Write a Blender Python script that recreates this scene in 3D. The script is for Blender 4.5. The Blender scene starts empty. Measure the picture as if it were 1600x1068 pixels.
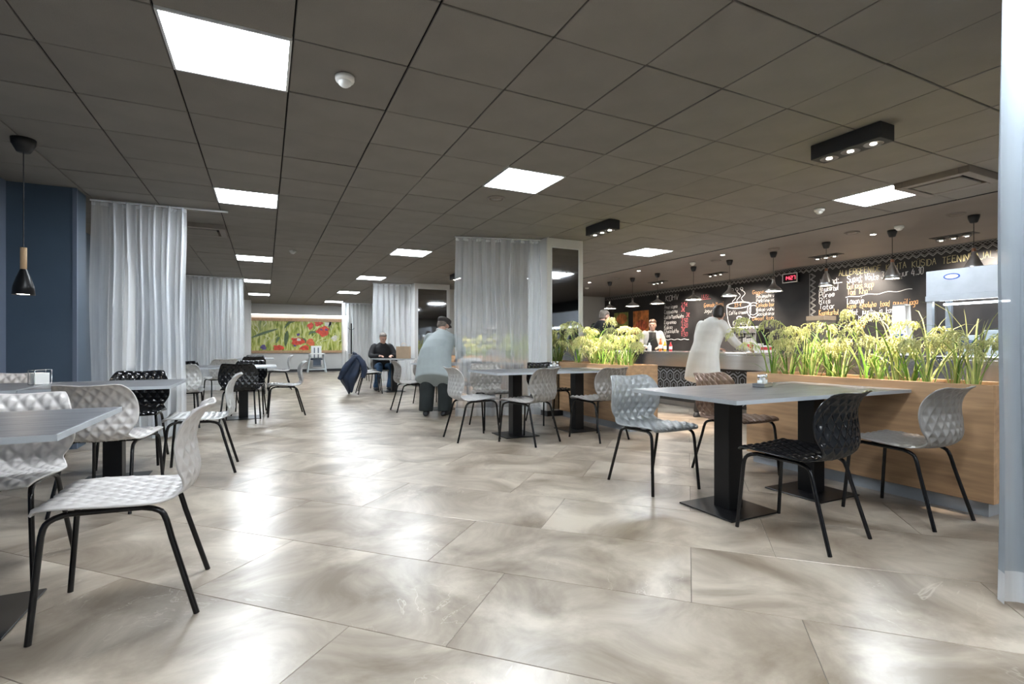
import bpy, math, random
from mathutils import Vector, Matrix
PI = math.pi
random.seed(7)
scn = bpy.context.scene
COL = scn.collection

# ------------------------------------------------------------------ camera
cam_d = bpy.data.cameras.new('camera'); cam = bpy.data.objects.new('camera', cam_d); COL.objects.link(cam)
cam.location = (0, 0, 1.04); cam.rotation_euler = (PI/2, 0, math.radians(-25.883))
cam_d.sensor_width = 36; cam_d.lens = 17.88; cam_d.shift_y = 5.2/1600; cam_d.clip_start = .02
scn.camera = cam
# ------------------------------------------------------------------ world, exposure
w = bpy.data.worlds.new('world'); scn.world = w; w.use_nodes = True
w.node_tree.nodes['Background'].inputs[0].default_value = (.75, .85, 1, 1)
w.node_tree.nodes['Background'].inputs[1].default_value = .25
vs = scn.view_settings
vs.view_transform = 'Standard'; vs.look = 'None'; vs.gamma = 1; vs.use_curve_mapping = False
vs.exposure = 1.92
PANEL = 16.0          # ceiling panels
CE = 2.613            # ceiling height

# ------------------------------------------------------------------ materials
MATS = {}
def newmat(name):
    m = bpy.data.materials.new(name); m.use_nodes = True; MATS[name] = m
    nt = m.node_tree; b = nt.nodes['Principled BSDF']
    return m, nt, b
def N(nt, t, **kw):
    n = nt.nodes.new(t)
    for k, v in kw.items():
        if k in n.inputs: n.inputs[k].default_value = v
        else: setattr(n, k, v)
    return n
def L(nt, a, b): nt.links.new(a, b)
def M(name, col, rough=.5, metal=0., var=.1, scale=6., bump=0., bscale=60., stretch=None, spec=.5, rand=0., coat=0.):
    m, nt, b = newmat(name)
    tc = N(nt, 'ShaderNodeTexCoord'); mp = N(nt, 'ShaderNodeMapping')
    if stretch: mp.inputs['Scale'].default_value = stretch
    L(nt, tc.outputs['Object'], mp.inputs[0])
    nz = N(nt, 'ShaderNodeTexNoise', Scale=scale, Detail=4.); L(nt, mp.outputs[0], nz.inputs['Vector'])
    r = N(nt, 'ShaderNodeValToRGB'); L(nt, nz.outputs['Fac'], r.inputs[0])
    r.color_ramp.elements[0].position = .3; r.color_ramp.elements[1].position = .7
    r.color_ramp.elements[0].color = (*[max(0, c*(1-var)) for c in col], 1)
    r.color_ramp.elements[1].color = (*[min(1, c*(1+var)) for c in col], 1)
    out = r.outputs[0]
    if rand:
        oi = N(nt, 'ShaderNodeObjectInfo'); hs = N(nt, 'ShaderNodeHueSaturation')
        ma = N(nt, 'ShaderNodeMapRange'); ma.inputs[3].default_value = 1-rand; ma.inputs[4].default_value = 1+rand
        L(nt, oi.outputs['Random'], ma.inputs[0]); L(nt, ma.outputs[0], hs.inputs['Value']); L(nt, out, hs.inputs['Color']); out = hs.outputs[0]
    L(nt, out, b.inputs['Base Color'])
    b.inputs['Roughness'].default_value = rough; b.inputs['Metallic'].default_value = metal
    b.inputs['Specular IOR Level'].default_value = spec; b.inputs['Coat Weight'].default_value = coat
    if bump:
        n2 = N(nt, 'ShaderNodeTexNoise', Scale=bscale, Detail=3.); L(nt, mp.outputs[0], n2.inputs['Vector'])
        bp = N(nt, 'ShaderNodeBump', Strength=bump, Distance=.01); L(nt, n2.outputs['Fac'], bp.inputs['Height']); L(nt, bp.outputs[0], b.inputs['Normal'])
    return m
def EM(name, col, s):
    m, nt, b = newmat(name)
    b.inputs['Base Color'].default_value = (.8, .8, .8, 1)
    nz = N(nt, 'ShaderNodeTexNoise', Scale=3.); mr = N(nt, 'ShaderNodeMapRange'); mr.inputs[3].default_value = s*.97; mr.inputs[4].default_value = s*1.03
    L(nt, nz.outputs['Fac'], mr.inputs[0]); L(nt, mr.outputs[0], b.inputs['Emission Strength'])
    b.inputs['Emission Color'].default_value = (*col, 1)
    return m
def sheer(name, col, trans, trl=.4):
    m, nt, b = newmat(name); nt.nodes.remove(b)
    out = nt.nodes['Material Output']
    tc = N(nt, 'ShaderNodeTexCoord'); mp = N(nt, 'ShaderNodeMapping'); mp.inputs['Scale'].default_value = (30, 30, 1.5); L(nt, tc.outputs['Object'], mp.inputs[0])
    nz = N(nt, 'ShaderNodeTexNoise', Scale=2., Detail=3.); L(nt, mp.outputs[0], nz.inputs['Vector'])
    mr = N(nt, 'ShaderNodeMapRange'); mr.inputs[3].default_value = trans-.06; mr.inputs[4].default_value = trans+.06; L(nt, nz.outputs['Fac'], mr.inputs[0])
    d = N(nt, 'ShaderNodeBsdfDiffuse', Color=(*col, 1)); t = N(nt, 'ShaderNodeBsdfTranslucent', Color=(*col, 1)); x = N(nt, 'ShaderNodeMixShader', Fac=trl)
    L(nt, d.outputs[0], x.inputs[1]); L(nt, t.outputs[0], x.inputs[2])
    tr = N(nt, 'ShaderNodeBsdfTransparent'); y = N(nt, 'ShaderNodeMixShader')
    L(nt, mr.outputs[0], y.inputs[0]); L(nt, x.outputs[0], y.inputs[1]); L(nt, tr.outputs[0], y.inputs[2]); L(nt, y.outputs[0], out.inputs[0])
    return m
def thin_glass(name, tint=(.95, .98, 1), refl=.1):
    m, nt, b = newmat(name); nt.nodes.remove(b); out = nt.nodes['Material Output']
    nz = N(nt, 'ShaderNodeTexNoise', Scale=2.); mr = N(nt, 'ShaderNodeMapRange'); mr.inputs[3].default_value = refl*.9; mr.inputs[4].default_value = refl*1.1; L(nt, nz.outputs['Fac'], mr.inputs[0])
    a = N(nt, 'ShaderNodeBsdfTransparent', Color=(*tint, 1)); g = N(nt, 'ShaderNodeBsdfGlossy', Roughness=.02)
    x = N(nt, 'ShaderNodeMixShader'); L(nt, mr.outputs[0], x.inputs[0]); L(nt, a.outputs[0], x.inputs[1]); L(nt, g.outputs[0], x.inputs[2]); L(nt, x.outputs[0], out.inputs[0])
    return m

def floor_mat():
    m, nt, b = newmat('stone_tile')
    tc = N(nt, 'ShaderNodeTexCoord'); geo = N(nt, 'ShaderNodeNewGeometry'); oi = N(nt, 'ShaderNodeObjectInfo')
    off = N(nt, 'ShaderNodeVectorMath', operation='SCALE'); cx = N(nt, 'ShaderNodeCombineXYZ')
    L(nt, oi.outputs['Random'], cx.inputs[0]); L(nt, oi.outputs['Random'], cx.inputs[2]); L(nt, cx.outputs[0], off.inputs[0]); off.inputs['Scale'].default_value = 40
    add = N(nt, 'ShaderNodeVectorMath', operation='ADD'); L(nt, geo.outputs['Position'], add.inputs[0]); L(nt, off.outputs[0], add.inputs[1])
    n1 = N(nt, 'ShaderNodeTexNoise', Scale=2.1, Detail=8., Roughness=.6, Distortion=.9); L(nt, add.outputs[0], n1.inputs['Vector'])
    r = N(nt, 'ShaderNodeValToRGB'); L(nt, n1.outputs['Fac'], r.inputs[0])
    e = r.color_ramp.elements; e[0].position = .34; e[0].color = (.19, .148, .108, 1); e[1].position = .66; e[1].color = (.51, .448, .368, 1)
    x = e.new(.5); x.color = (.335, .283, .225, 1)
    # pale veins: thin band of a distorted noise
    n2 = N(nt, 'ShaderNodeTexNoise', Scale=1.15, Detail=5., Roughness=.6, Distortion=2.2); L(nt, add.outputs[0], n2.inputs['Vector'])
    sb = N(nt, 'ShaderNodeMath', operation='SUBTRACT'); sb.inputs[1].default_value = .5; L(nt, n2.outputs['Fac'], sb.inputs[0])
    ab = N(nt, 'ShaderNodeMath', operation='ABSOLUTE'); L(nt, sb.outputs[0], ab.inputs[0])
    mr = N(nt, 'ShaderNodeMapRange'); mr.inputs[1].default_value = 0; mr.inputs[2].default_value = .006; mr.inputs[3].default_value = .55; mr.inputs[4].default_value = 0
    L(nt, ab.outputs[0], mr.inputs[0])
    n4 = N(nt, 'ShaderNodeTexNoise', Scale=1.3, Detail=2.); L(nt, add.outputs[0], n4.inputs['Vector'])
    mk = N(nt, 'ShaderNodeMapRange'); mk.inputs[1].default_value = .55; mk.inputs[2].default_value = .68; L(nt, n4.outputs['Fac'], mk.inputs[0])
    mm = N(nt, 'ShaderNodeMath', operation='MULTIPLY'); L(nt, mr.outputs[0], mm.inputs[0]); L(nt, mk.outputs[0], mm.inputs[1])
    mx = N(nt, 'ShaderNodeMix', data_type='RGBA'); L(nt, mm.outputs[0], mx.inputs[0]); L(nt, r.outputs[0], mx.inputs[6]); mx.inputs[7].default_value = (.62, .56, .48, 1)
    L(nt, mx.outputs[2], b.inputs['Base Color'])
    n3 = N(nt, 'ShaderNodeTexNoise', Scale=5., Detail=4.); L(nt, add.outputs[0], n3.inputs['Vector'])
    rr = N(nt, 'ShaderNodeMapRange'); rr.inputs[3].default_value = .278; rr.inputs[4].default_value = .31; L(nt, n3.outputs['Fac'], rr.inputs[0])
    L(nt, rr.outputs[0], b.inputs['Roughness']); b.inputs['Specular IOR Level'].default_value = .8
    return m
floor_mat()
M('grout', (.16, .14, .12), .8)
M("ceiling_panel", (.215, .199, .181), .9, var=.06, scale=3, bump=.15, bscale=150, rand=.05)
M('plenum', (.006, .006, .006), 1)
M("ceiling_plain", (.205, .178, .156), .55, var=.06, scale=2)
M('blue_wall', (.055, .086, .128), .5, var=.06, scale=2)
M('blue_light', (.12, .15, .21), .5, var=.05, scale=2)
M('white_wall', (.62, .62, .61), .7, var=.03, scale=2)
M('grey_wall', (.55, .55, .53), .7, var=.03, scale=2)
M('skirting', (.03, .03, .032), .5)
M('board', (.02, .0185, .0185), .42, var=.5, scale=2.2, bump=.02)
M('chalk_white', (.82, .82, .8), .9, var=.1, scale=40)
M('chalk_orange', (.85, .48, .22), .9, var=.1, scale=40)
M('chalk_yellow', (.55, .5, .27), .9, var=.12, scale=40)
M('chalk_red', (.72, .16, .18), .9, var=.1, scale=40)
M('lace', (.42, .42, .40), .9)
M('black_metal', (.007, .007, .008), .36, var=.2, spec=.3)
M('black_gloss', (.005, .005, .006), .22, spec=.4)
M('black_matt', (.02, .02, .021), .6)
M('steel', (.66, .66, .66), .2, 1, var=.06, scale=3, stretch=(1, .15, 8))
M('steel_dark', (.30, .29, .28), .3, 1, var=.1, scale=4)
M('brushed', (.55, .55, .55), .35, 1, var=.08, scale=6, stretch=(8, 8, .6))
M('zinc', (.40, .435, .48), .45, .3, var=.08)
def table_mat():
    m = M('table_laminate', (.122, .125, .136), .36, var=.42, scale=3.2, stretch=(1.2, 10, 10), spec=.5)
table_mat()
M('table_edge', (.40, .43, .46), .45, var=.06)
M('oak', (.50, .315, .175), .45, var=.2, scale=5, stretch=(3, .5, 5))
M('oak_dark', (.20, .105, .055), .5, var=.15)
M('oak_pale', (.56, .38, .22), .5, var=.14, scale=5, stretch=(6, 6, .5))
M('soil', (.05, .03, .02), .95, var=.4, scale=30, bump=.5)
M('leaf', (.16, .34, .045), .5, var=.35, scale=7)
M('leaf_pale', (.58, .63, .24), .5, var=.3, scale=7)
M('stem', (.33, .46, .12), .5, var=.3, scale=9)
M('seed', (.60, .61, .27), .55, var=.35, scale=14)
M('white_plastic', (.78, .78, .76), .4, var=.03)
M('frame_white', (.70, .72, .74), .4, var=.03)
for n, c, mt, ro in (('shell_white', (.53, .505, .49), 0, .33), ('shell_grey', (.30, .285, .27), .12, .34), ('shell_silver', (.38, .40, .41), .35, .36),
                 ('shell_copper', (.27, .185, .145), .5, .35), ('shell_black', (.006, .0065, .008), 0, .2), ('shell_light', (.44, .44, .435), .05, .34)):
    M(n, c, ro, mt, var=.04, spec=.5)
sheer('sheer', (.92, .95, .98), .60)
sheer('sheer_dense', (.78, .82, .86), .36)
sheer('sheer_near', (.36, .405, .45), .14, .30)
sheer('sheer_clear', (.90, .94, .98), .70)
thin_glass('glass')
m = M('mirror', (.30, .31, .32), .04, 1, var=.02)
EM('panel_light', (.88, .945, 1.0), PANEL)
EM('lamp_warm', (1, .86, .70), 22)
EM('lamp_spot', (1, .93, .82), 14)
EM('led_strip', (1, .93, .88), 1.7)
EM('tube_light', (.95, .98, 1), 6)
EM('digit_red', (1, .02, .06), 1.2)
M('jacket_grey', (.36, .41, .42), .8, var=.07, scale=5)
M('cardigan', (.62, .61, .58), .9, var=.06, scale=5)
M('cloth_black', (.012, .012, .014), .85, var=.3)
M('trousers_dark', (.012, .017, .018), .8, var=.3)
M('denim', (.035, .085, .17), .85, var=.3, scale=12)
M('navy', (.012, .024, .055), .6, var=.3, scale=9)
M('skin', (.55, .33, .25), .55, var=.06)
M('hair_dark', (.02, .014, .011), .5, var=.3, scale=30)
M('hair_grey', (.17, .14, .12), .6, var=.3, scale=30)
M('hair_brown', (.06, .032, .02), .5, var=.3, scale=30)
M('cap', (.05, .042, .042), .85, var=.2, scale=30)
M('shoe', (.03, .033, .038), .55)
M('scarf', (.50, .50, .48), .9, var=.4, scale=40)
M('apron', (.01, .01, .011), .7)
M('eye', (.02, .015, .012), .2)
M('lip', (.42, .16, .14), .5)
M('kraft', (.48, .36, .25), .8, var=.06)
M('paper', (.82, .82, .8), .7, var=.04)
M('orange_drink', (.85, .25, .04), .3)
M('yellow_box', (.85, .55, .05), .5, var=.1)
M('blue_print', (.03, .09, .35), .5)
M('red_print', (.6, .05, .06), .5)
M('copper_metal', (.55, .3, .2), .3, .9)
M('food_orange', (.75, .22, .06), .4, var=.6, scale=6)
M('food_green', (.30, .34, .08), .4, var=.7, scale=6)
M('red_food', (.55, .12, .05), .4, var=.7, scale=9)
M('dispenser', (.17, .145, .12), .4)
M('highchair', (.52, .57, .60), .4)
M('strap', (.07, .09, .12), .7)
def mural_mat():
    m, nt, b = newmat('mural_print')
    tc = N(nt, 'ShaderNodeTexCoord'); mp = N(nt, 'ShaderNodeMapping'); mp.inputs['Rotation'].default_value = (0, .5, 0); mp.inputs['Scale'].default_value = (7, 1, 1.6)
    L(nt, tc.outputs['Object'], mp.inputs[0])
    nz = N(nt, 'ShaderNodeTexNoise', Scale=1.6, Detail=6., Roughness=.6, Distortion=.8); L(nt, mp.outputs[0], nz.inputs['Vector'])
    r = N(nt, 'ShaderNodeValToRGB'); e = r.color_ramp.elements
    e[0].position = .28; e[0].color = (.07, .12, .015, 1); e[1].position = .75; e[1].color = (.80, .80, .42, 1)
    for p, c in ((.40, (.24, .31, .05, 1)), (.49, (.48, .52, .10, 1)), (.58, (.68, .70, .26, 1))):
        x = e.new(p); x.color = c
    L(nt, nz.outputs['Fac'], r.inputs[0]); L(nt, r.outputs[0], b.inputs['Base Color']); b.inputs['Roughness'].default_value = .22
mural_mat()
M('poppy', (.72, .075, .035), .35, var=.35, scale=9)
M('poppy_light', (.82, .17, .06), .35, var=.3, scale=9)
M('mural_leaf', (.10, .16, .06), .35, var=.4, scale=6)
M('mural_pale', (.66, .68, .33), .35, var=.3, scale=6)
M('mural_violet', (.10, .07, .22), .35, var=.5, scale=9)
M('mural_white', (.75, .72, .62), .35, var=.2, scale=9)

# ------------------------------------------------------------------ mesh helpers
class MB:
    def __init__(s): s.v = []; s.f = []; s.smooth = []
    def add(s, vs, fs, sm=False):
        o = len(s.v); s.v += [tuple(v) for v in vs]; s.f += [tuple(i+o for i in f) for f in fs]; s.smooth += [sm]*len(fs); return s
    def box(s, a, b):
        (x0, y0, z0), (x1, y1, z1) = a, b
        return s.add([(x0,y0,z0),(x1,y0,z0),(x1,y1,z0),(x0,y1,z0),(x0,y0,z1),(x1,y0,z1),(x1,y1,z1),(x0,y1,z1)],
                     [(0,3,2,1),(4,5,6,7),(0,1,5,4),(1,2,6,5),(2,3,7,6),(3,0,4,7)])
    def cbox(s, a, b, c=.004):
        """box with chamfered edges"""
        (x0, y0, z0), (x1, y1, z1) = a, b
        V = []; 
        X = (x0, x0+c, x1-c, x1); Y = (y0, y0+c, y1-c, y1); Z = (z0, z0+c, z1-c, z1)
        idx = {}
        def P(i, j, k):
            if (i, j, k) not in idx: idx[(i, j, k)] = len(V); V.append((X[i], Y[j], Z[k]))
            return idx[(i, j, k)]
        F = []
        F.append((P(1,1,0),P(1,2,0),P(2,2,0),P(2,1,0))); F.append((P(1,1,3),P(2,1,3),P(2,2,3),P(1,2,3)))
        F.append((P(1,0,1),P(2,0,1),P(2,0,2),P(1,0,2))); F.append((P(1,3,1),P(1,3,2),P(2,3,2),P(2,3,1)))
        F.append((P(0,1,1),P(0,1,2),P(0,2,2),P(0,2,1))); F.append((P(3,1,1),P(3,2,1),P(3,2,2),P(3,1,2)))
        for a_, b_ in ((0,1),(3,2)):
            for c_, d_ in ((0,1),(3,2)):
                F.append((P(1,a_,d_),P(2,a_,d_),P(2,b_,c_),P(1,b_,c_)))
                F.append((P(a_,1,d_),P(a_,2,d_),P(b_,2,c_),P(b_,1,c_)))
                F.append((P(a_,d_,1),P(a_,d_,2),P(b_,c_,2),P(b_,c_,1)))
                for e_, g_ in ((0,1),(3,2)):
                    F.append((P(a_,d_,g_),P(b_,c_,g_),P(b_,d_,e_)))
        return s.add(V, F)
    def tube(s, pts, r, n=8, cap=True):
        pts = [Vector(p) for p in pts]; k = len(pts)
        rs = r if isinstance(r, (list, tuple)) else [r]*k
        T = []
        for i in range(k):
            t = (pts[min(i+1, k-1)]-pts[max(i-1, 0)]); T.append(t.normalized() if t.length > 1e-9 else Vector((0, 0, 1)))
        a = T[0].orthogonal().normalized(); V = []
        for i in range(k):
            a = (a - T[i]*a.dot(T[i])); a = a.normalized() if a.length > 1e-6 else T[i].orthogonal().normalized()
            b = T[i].cross(a)
            for j in range(n):
                q = 2*PI*j/n; V.append(pts[i]+(a*math.cos(q)+b*math.sin(q))*rs[i])
        F = [(i*n+j, i*n+(j+1) % n, (i+1)*n+(j+1) % n, (i+1)*n+j) for i in range(k-1) for j in range(n)]
        s.add(V, F, True)
        if cap: s.add(V[:n], [tuple(range(n-1, -1, -1))]); s.add(V[-n:], [tuple(range(n))])
        return s
    def lathe(s, prof, n=24, c=(0, 0, 0), sm=True):
        V = []
        for r, z in prof:
            for j in range(n):
                q = 2*PI*j/n; V.append((c[0]+r*math.cos(q), c[1]+r*math.sin(q), c[2]+z))
        F = [(i*n+j, i*n+(j+1) % n, (i+1)*n+(j+1) % n, (i+1)*n+j) for i in range(len(prof)-1) for j in range(n)]
        return s.add(V, F, sm)
    def disc(s, c, r, n=24, down=True):
        V = [(c[0]+r*math.cos(2*PI*j/n), c[1]+r*math.sin(2*PI*j/n), c[2]) for j in range(n)]
        return s.add(V, [tuple(range(n-1, -1, -1)) if down else tuple(range(n))])
    def prism(s, poly, axis, a, b):
        """extrude polygon (2-D) along axis 0/1/2 from a to b"""
        def m(p, t):
            return [(t, p[0], p[1]), (p[0], t, p[1]), (p[0], p[1], t)][axis]
        n = len(poly); V = [m(p, a) for p in poly]+[m(p, b) for p in poly]
        return s.add(V, [tuple(range(n-1, -1, -1)), tuple(range(n, 2*n))]+[(i, (i+1) % n, n+(i+1) % n, n+i) for i in range(n)])
    def mesh(s, name):
        me = bpy.data.meshes.new(name); me.from_pydata(s.v, [], s.f)
        me.polygons.foreach_set('use_smooth', s.smooth); me.update(); return me
    def build(s, name, mat, parent=None, loc=None):
        return mkobj(name, s.mesh(name), mat, parent, loc)
def mkobj(name, me, mat, parent=None, loc=None):
    if mat and not me.materials: me.materials.append(MATS[mat])
    o = bpy.data.objects.new(name, me); COL.objects.link(o)
    if parent: o.parent = parent
    if loc: o.location = loc
    return o
def tag(o, label=None, cat=None, group=None, kind=None):
    if label: o['label'] = label
    if cat: o['category'] = cat
    if group: o['group'] = group
    if kind: o['kind'] = kind
    return o
def thing(name, label, cat, loc=(0, 0, 0), rz=0., group=None):
    o = bpy.data.objects.new(name, None); COL.objects.link(o); o.empty_display_size = .1
    o.location = loc; o.rotation_euler = (0, 0, rz); return tag(o, label, cat, group)
def copy_tree(o, parent=None):
    c = o.copy(); COL.objects.link(c); c.parent = parent
    for ch in list(o.children): copy_tree(ch, c)
    return c
def lerp(a, b, t): return a+(b-a)*t
def spline(pts, n):
    """catmull-rom through tuples -> n+1 samples"""
    k = len(pts); out = []
    for i in range(n+1):
        t = i/n*(k-1); j = min(int(t), k-2); u = t-j
        p0, p1, p2, p3 = pts[max(j-1, 0)], pts[j], pts[j+1], pts[min(j+2, k-1)]
        out.append(tuple(.5*(2*b+(c-a)*u+(2*a-5*b+4*c-d)*u*u+(3*b-a-3*c+d)*u**3) for a, b, c, d in zip(p0, p1, p2, p3)))
    return out

# ------------------------------------------------------------------ setting
def struct(o, label): return tag(o, label, None, None, 'structure')
fl = struct(MB().box((-2.25, -5, -.1), (10, 21.7, -.0025)).build('floor', 'grout'), 'polished beige stone tile floor laid diagonally')
S2 = math.sqrt(.5)
tile_me = MB().cbox((-.5988, -.2988, -.02), (.5988, .2988, 0), .0012).mesh('tile'); tile_me.materials.append(MATS['stone_tile'])
cells = []
for r in range(-12, 45):
    c0 = 2.24+.8485*r; s = c0+.42426                       # x+y of the row centre
    for k in range(-16, 20):
        d = (1.12 if r % 2 == 0 else 1.68)+1.6971*k+.8485   # y-x of the tile centre
        x, y = (s-d)/2, (s+d)/2
        if -2.25 < x < 9.9 and -3.5 < y < 21.6 and not (y > 13.7 and x > 4.3): cells.append((x, y))
def infront(x, y): return x*.4365+y*.8997 > .3 and abs(x*.8997-y*.4365) < 1.25*(x*.4365+y*.8997)+.8 and x < 7.2
cells.sort(key=lambda p: (not infront(*p), math.hypot(*p)))
for x, y in cells[:300]:
    o = mkobj('floor_tile', tile_me, None, fl, (x, y, 0)); o.rotation_euler = (0, 0, -PI/4)
mb = MB(); R45 = Matrix.Rotation(-PI/4, 3, 'Z'); tb = MB().cbox((-.5988, -.2988, -.02), (.5988, .2988, 0), .0012)
for x, y in cells[300:]:
    mb.add([R45 @ Vector(v)+Vector((x, y, 0)) for v in tb.v], tb.f)
tag(mb.build('floor_tile_rest', 'stone_tile', fl), None, None, None, 'stuff')

GX0, GY0 = .129, 3.45           # a corner of the ceiling grid
ce = struct(MB().box((-2.25, -5, CE+.02), (6.729, 21.7, CE+.1)).build('ceiling', 'plenum'), 'suspended ceiling of dark taupe square panels')
panels = [(-1, -1), (-1, 4), (-1, 11), (-1, 17), (-1, 23), (3, 1), (3, 8), (3, 14), (3, 20), (3, 26), (9, -1), (9, 5), (9, 11),
          (-1, -7), (3, -5), (9, -7), (3, -11), (-1, -12), (9, -12)]
skip = set(panels) | {(9, -2), (-2, 7)}
ct_me = MB().cbox((-.2955, -.2955, 0), (.2955, .2955, .015), .003).mesh('ceiling_tile'); ct_me.materials.append(MATS['ceiling_panel'])
cc = []
for i in range(-4, 11):
    for j in range(-14, 31):
        if (i, j) in skip: continue
        x, y = GX0+.6*(i+.5), GY0+.6*(j+.5)
        if y < 21.6: cc.append((x, y))
cc.sort(key=lambda p: (not (p[0]*.4365+p[1]*.8997 > 1.2 and abs(p[0]*.8997-p[1]*.4365) < 1.15*(p[0]*.4365+p[1]*.8997)+.5), math.hypot(*p)))
rnd = random.Random(3)
for x, y in cc[:300]:
    o = mkobj('ceiling_tile', ct_me, None, ce, (x, y, CE+rnd.uniform(0, .004))); o.rotation_euler = (rnd.uniform(-.004, .004), rnd.uniform(-.004, .004), 0)
mb = MB(); tb = MB().cbox((-.2955, -.2955, 0), (.2955, .2955, .015), .003)
for x, y in cc[300:]: mb.add([(v[0]+x, v[1]+y, v[2]+CE+.002) for v in tb.v], tb.f)
tag(mb.build('ceiling_tile_rest', 'ceiling_panel', ce), None, None, None, 'stuff')
cb = struct(MB().box((6.733, -5, CE), (10.2, 13.65, CE+.1)).build('ceiling', 'ceiling_plain'), 'smooth painted brown ceiling over the serving counter')
MB().box((6.729, -5, CE-.004), (6.745, 13.65, CE+.02)).build('edge_profile', 'black_matt', cb)
# walls
wl = struct(MB().box((-2.4, -5, 0), (-2.25, 21.7, CE+.1)).build('wall_left', 'blue_wall'), 'dark blue wall on the left side')
MB().box((-2.25, 6.50, 0), (-1.735, 6.80, CE+.02)).build('pilaster', 'blue_wall', wl)
MB().box((-1.735, 6.495, 0), (-1.70, 6.53, CE+.02)).build('pilaster_lit_edge', 'blue_light', wl)  # paler blue paints in the brighter light on the pilaster corner
MB().box((-1.735, 6.53, 0), (-1.705, 6.80, CE+.02)).build('pilaster_side', 'blue_wall', wl)
MB().box((-2.25, 6.20, 0), (-2.235, 6.50, CE+.02)).build('wall_panel', 'blue_light', wl)
MB().box((-2.25, 10.0, 0), (-2.05, 10.9, CE+.02)).build('pilaster', 'white_wall', wl)
wf = struct(MB().box((-2.4, 21.7, 0), (4.4, 21.85, CE+.1)).build('wall_far', 'white_wall'), 'pale far wall behind the poppy mural')
wr = struct(MB().box((10, -5, 0), (10.15, 13.65, CE+.1)).build('wall_right', 'black_matt'), 'dark wall behind the serving counter')
MB().box((9.70, -5, 0), (10, 7.25, CE+.02)).build('wall_projection', 'black_matt', wr)
struct(MB().box((4.4, 13.65, 0), (10.15, 13.8, CE+.1)).build('wall_back', 'grey_wall'), 'light grey wall at the end of the serving area')
struct(MB().box((4.4, 13.8, 0), (4.55, 21.85, CE+.1)).build('wall_alcove', 'white_wall'), 'white side wall of the far dining area')
struct(MB().box((-2.4, -5.15, 0), (10.15, -5, CE+.1)).build('wall_rear', 'grey_wall'), 'light grey wall behind the viewer')
struct(MB().box((-2.25, 21.68, 0), (4.4, 21.7, .1)).build('baseboard_far', 'skirting'), 'thin dark skirting along the far wall')
struct(MB().box((4.4, 13.63, 0), (10, 13.65, .1)).build('baseboard_back', 'skirting'), 'dark skirting along the light grey back wall')

# ------------------------------------------------------------------ ceiling fittings
root = thing('led_panel_light', '', 'light')
fr = MB()
for a, b in (((-.297, -.297, 0), (.297, -.283, .03)), ((-.297, .283, 0), (.297, .297, .03)), ((-.297, -.283, 0), (-.283, .283, .03)), ((.283, -.283, 0), (.297, .283, .03))): fr.box(a, b)
fr.build('frame', 'frame_white', root)
MB().box((-.283, -.283, .006), (.283, .283, .03)).build('diffuser', 'panel_light', root)
plabels = ['largest square ceiling light, nearest at upper left', 'square ceiling light, second of the left row', 'square ceiling light, third of the left row', 'square ceiling light, fourth of the left row', 'square ceiling light, farthest of the left row',
           'square ceiling light at picture centre in front of the sheer curtain', 'square ceiling light, second of the middle row', 'square ceiling light, third of the middle row', 'square ceiling light, fourth of the middle row', 'square ceiling light nearest the poppy mural in the middle row',
           'square ceiling light beside the flat ceiling vent at right', 'square ceiling light right of the white mirrored column', 'square ceiling light hidden behind the mirrored column',
           ] + ['square ceiling light behind the viewer']*6
for i, (p, lb) in enumerate(zip(panels, plabels)):
    o = root if i == 0 else copy_tree(root)
    o.location = (GX0+.6*(p[0]+.5), GY0+.6*(p[1]+.5), CE-.004); tag(o, lb, 'light', 'square ceiling lights')

def smoke(x, y, label, s=1.):
    t = thing('smoke_detector', label, 'smoke detector', (x, y, CE), 0, 'smoke detectors')
    MB().lathe([(0, 0), (.055*s, 0), (.055*s, -.018*s), (.05*s, -.03*s), (.0, -.03*s)], 20).build('base', 'white_plastic', t)
    MB().lathe([(.036*s, -.03*s), (.036*s, -.045*s), (.02*s, -.058*s), (0, -.06*s)], 16).build('sensor_head', 'white_plastic', t)
for a in ((.42, 3.11, 'white smoke detector near the largest ceiling light'), (5.75, 3.73, 'white smoke detector left of the ceiling light at right'),
          (7.53, 3.81, 'white smoke detector on the smooth ceiling above the tall cone lamp'), (7.31, 7.2, 'white smoke detector beside the fourth bar pendant cap'), (.41, 9.18, 'small white smoke detector far down the aisle ceiling')): smoke(*a)
t = thing('smoke_detector', 'tiny white smoke detector close to the light grey back wall', 'smoke detector', (7.9, 11.6, CE), 0, 'smoke detectors')
MB().lathe([(0, 0), (.055, 0), (.05, -.03), (0, -.045)], 16).build('base', 'white_plastic', t)

def spotbox(x, y, label, lamps):
    t = thing('spotlight_box', label, 'spotlight', (x, y, CE), 0, 'black ceiling spotlight boxes')
    MB().cbox((-.085, -.255, -.115), (.085, .255, 0), .004).build('housing', 'black_matt', t)
    for k in (-1, 0, 1):
        b = MB().lathe([(.063, -.1155), (.063, -.119), (.056, -.119), (.040, -.1165), (.018, -.1162)], 24, (0, k*.16, 0)).build('lamp_ring', 'steel_dark', t)
        MB().disc((0, k*.16, -.1185), .021, 16).build('lamp', 'lamp_spot', b)
        if lamps:
            ld = bpy.data.lights.new('spot_beam', 'SPOT'); ld.energy = lamps; ld.color = (1, .80, .62); ld.spot_size = math.radians(50); ld.spot_blend = .5; ld.shadow_soft_size = .03
            lo = bpy.data.objects.new('spot_beam', ld); COL.objects.link(lo); lo.parent = t; lo.location = (0, k*.16, -.14); lo.rotation_euler = (0, math.radians(-14), 0)
spotbox(3.96, 2.33, 'large black three-lamp spotlight box above the long planter', 75)
spotbox(3.93, 5.42, 'black three-lamp spotlight box in front of the mirrored column', 75)
spotbox(3.80, 10.6, 'small black spotlight box far back beyond the curtain', 45)

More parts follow.
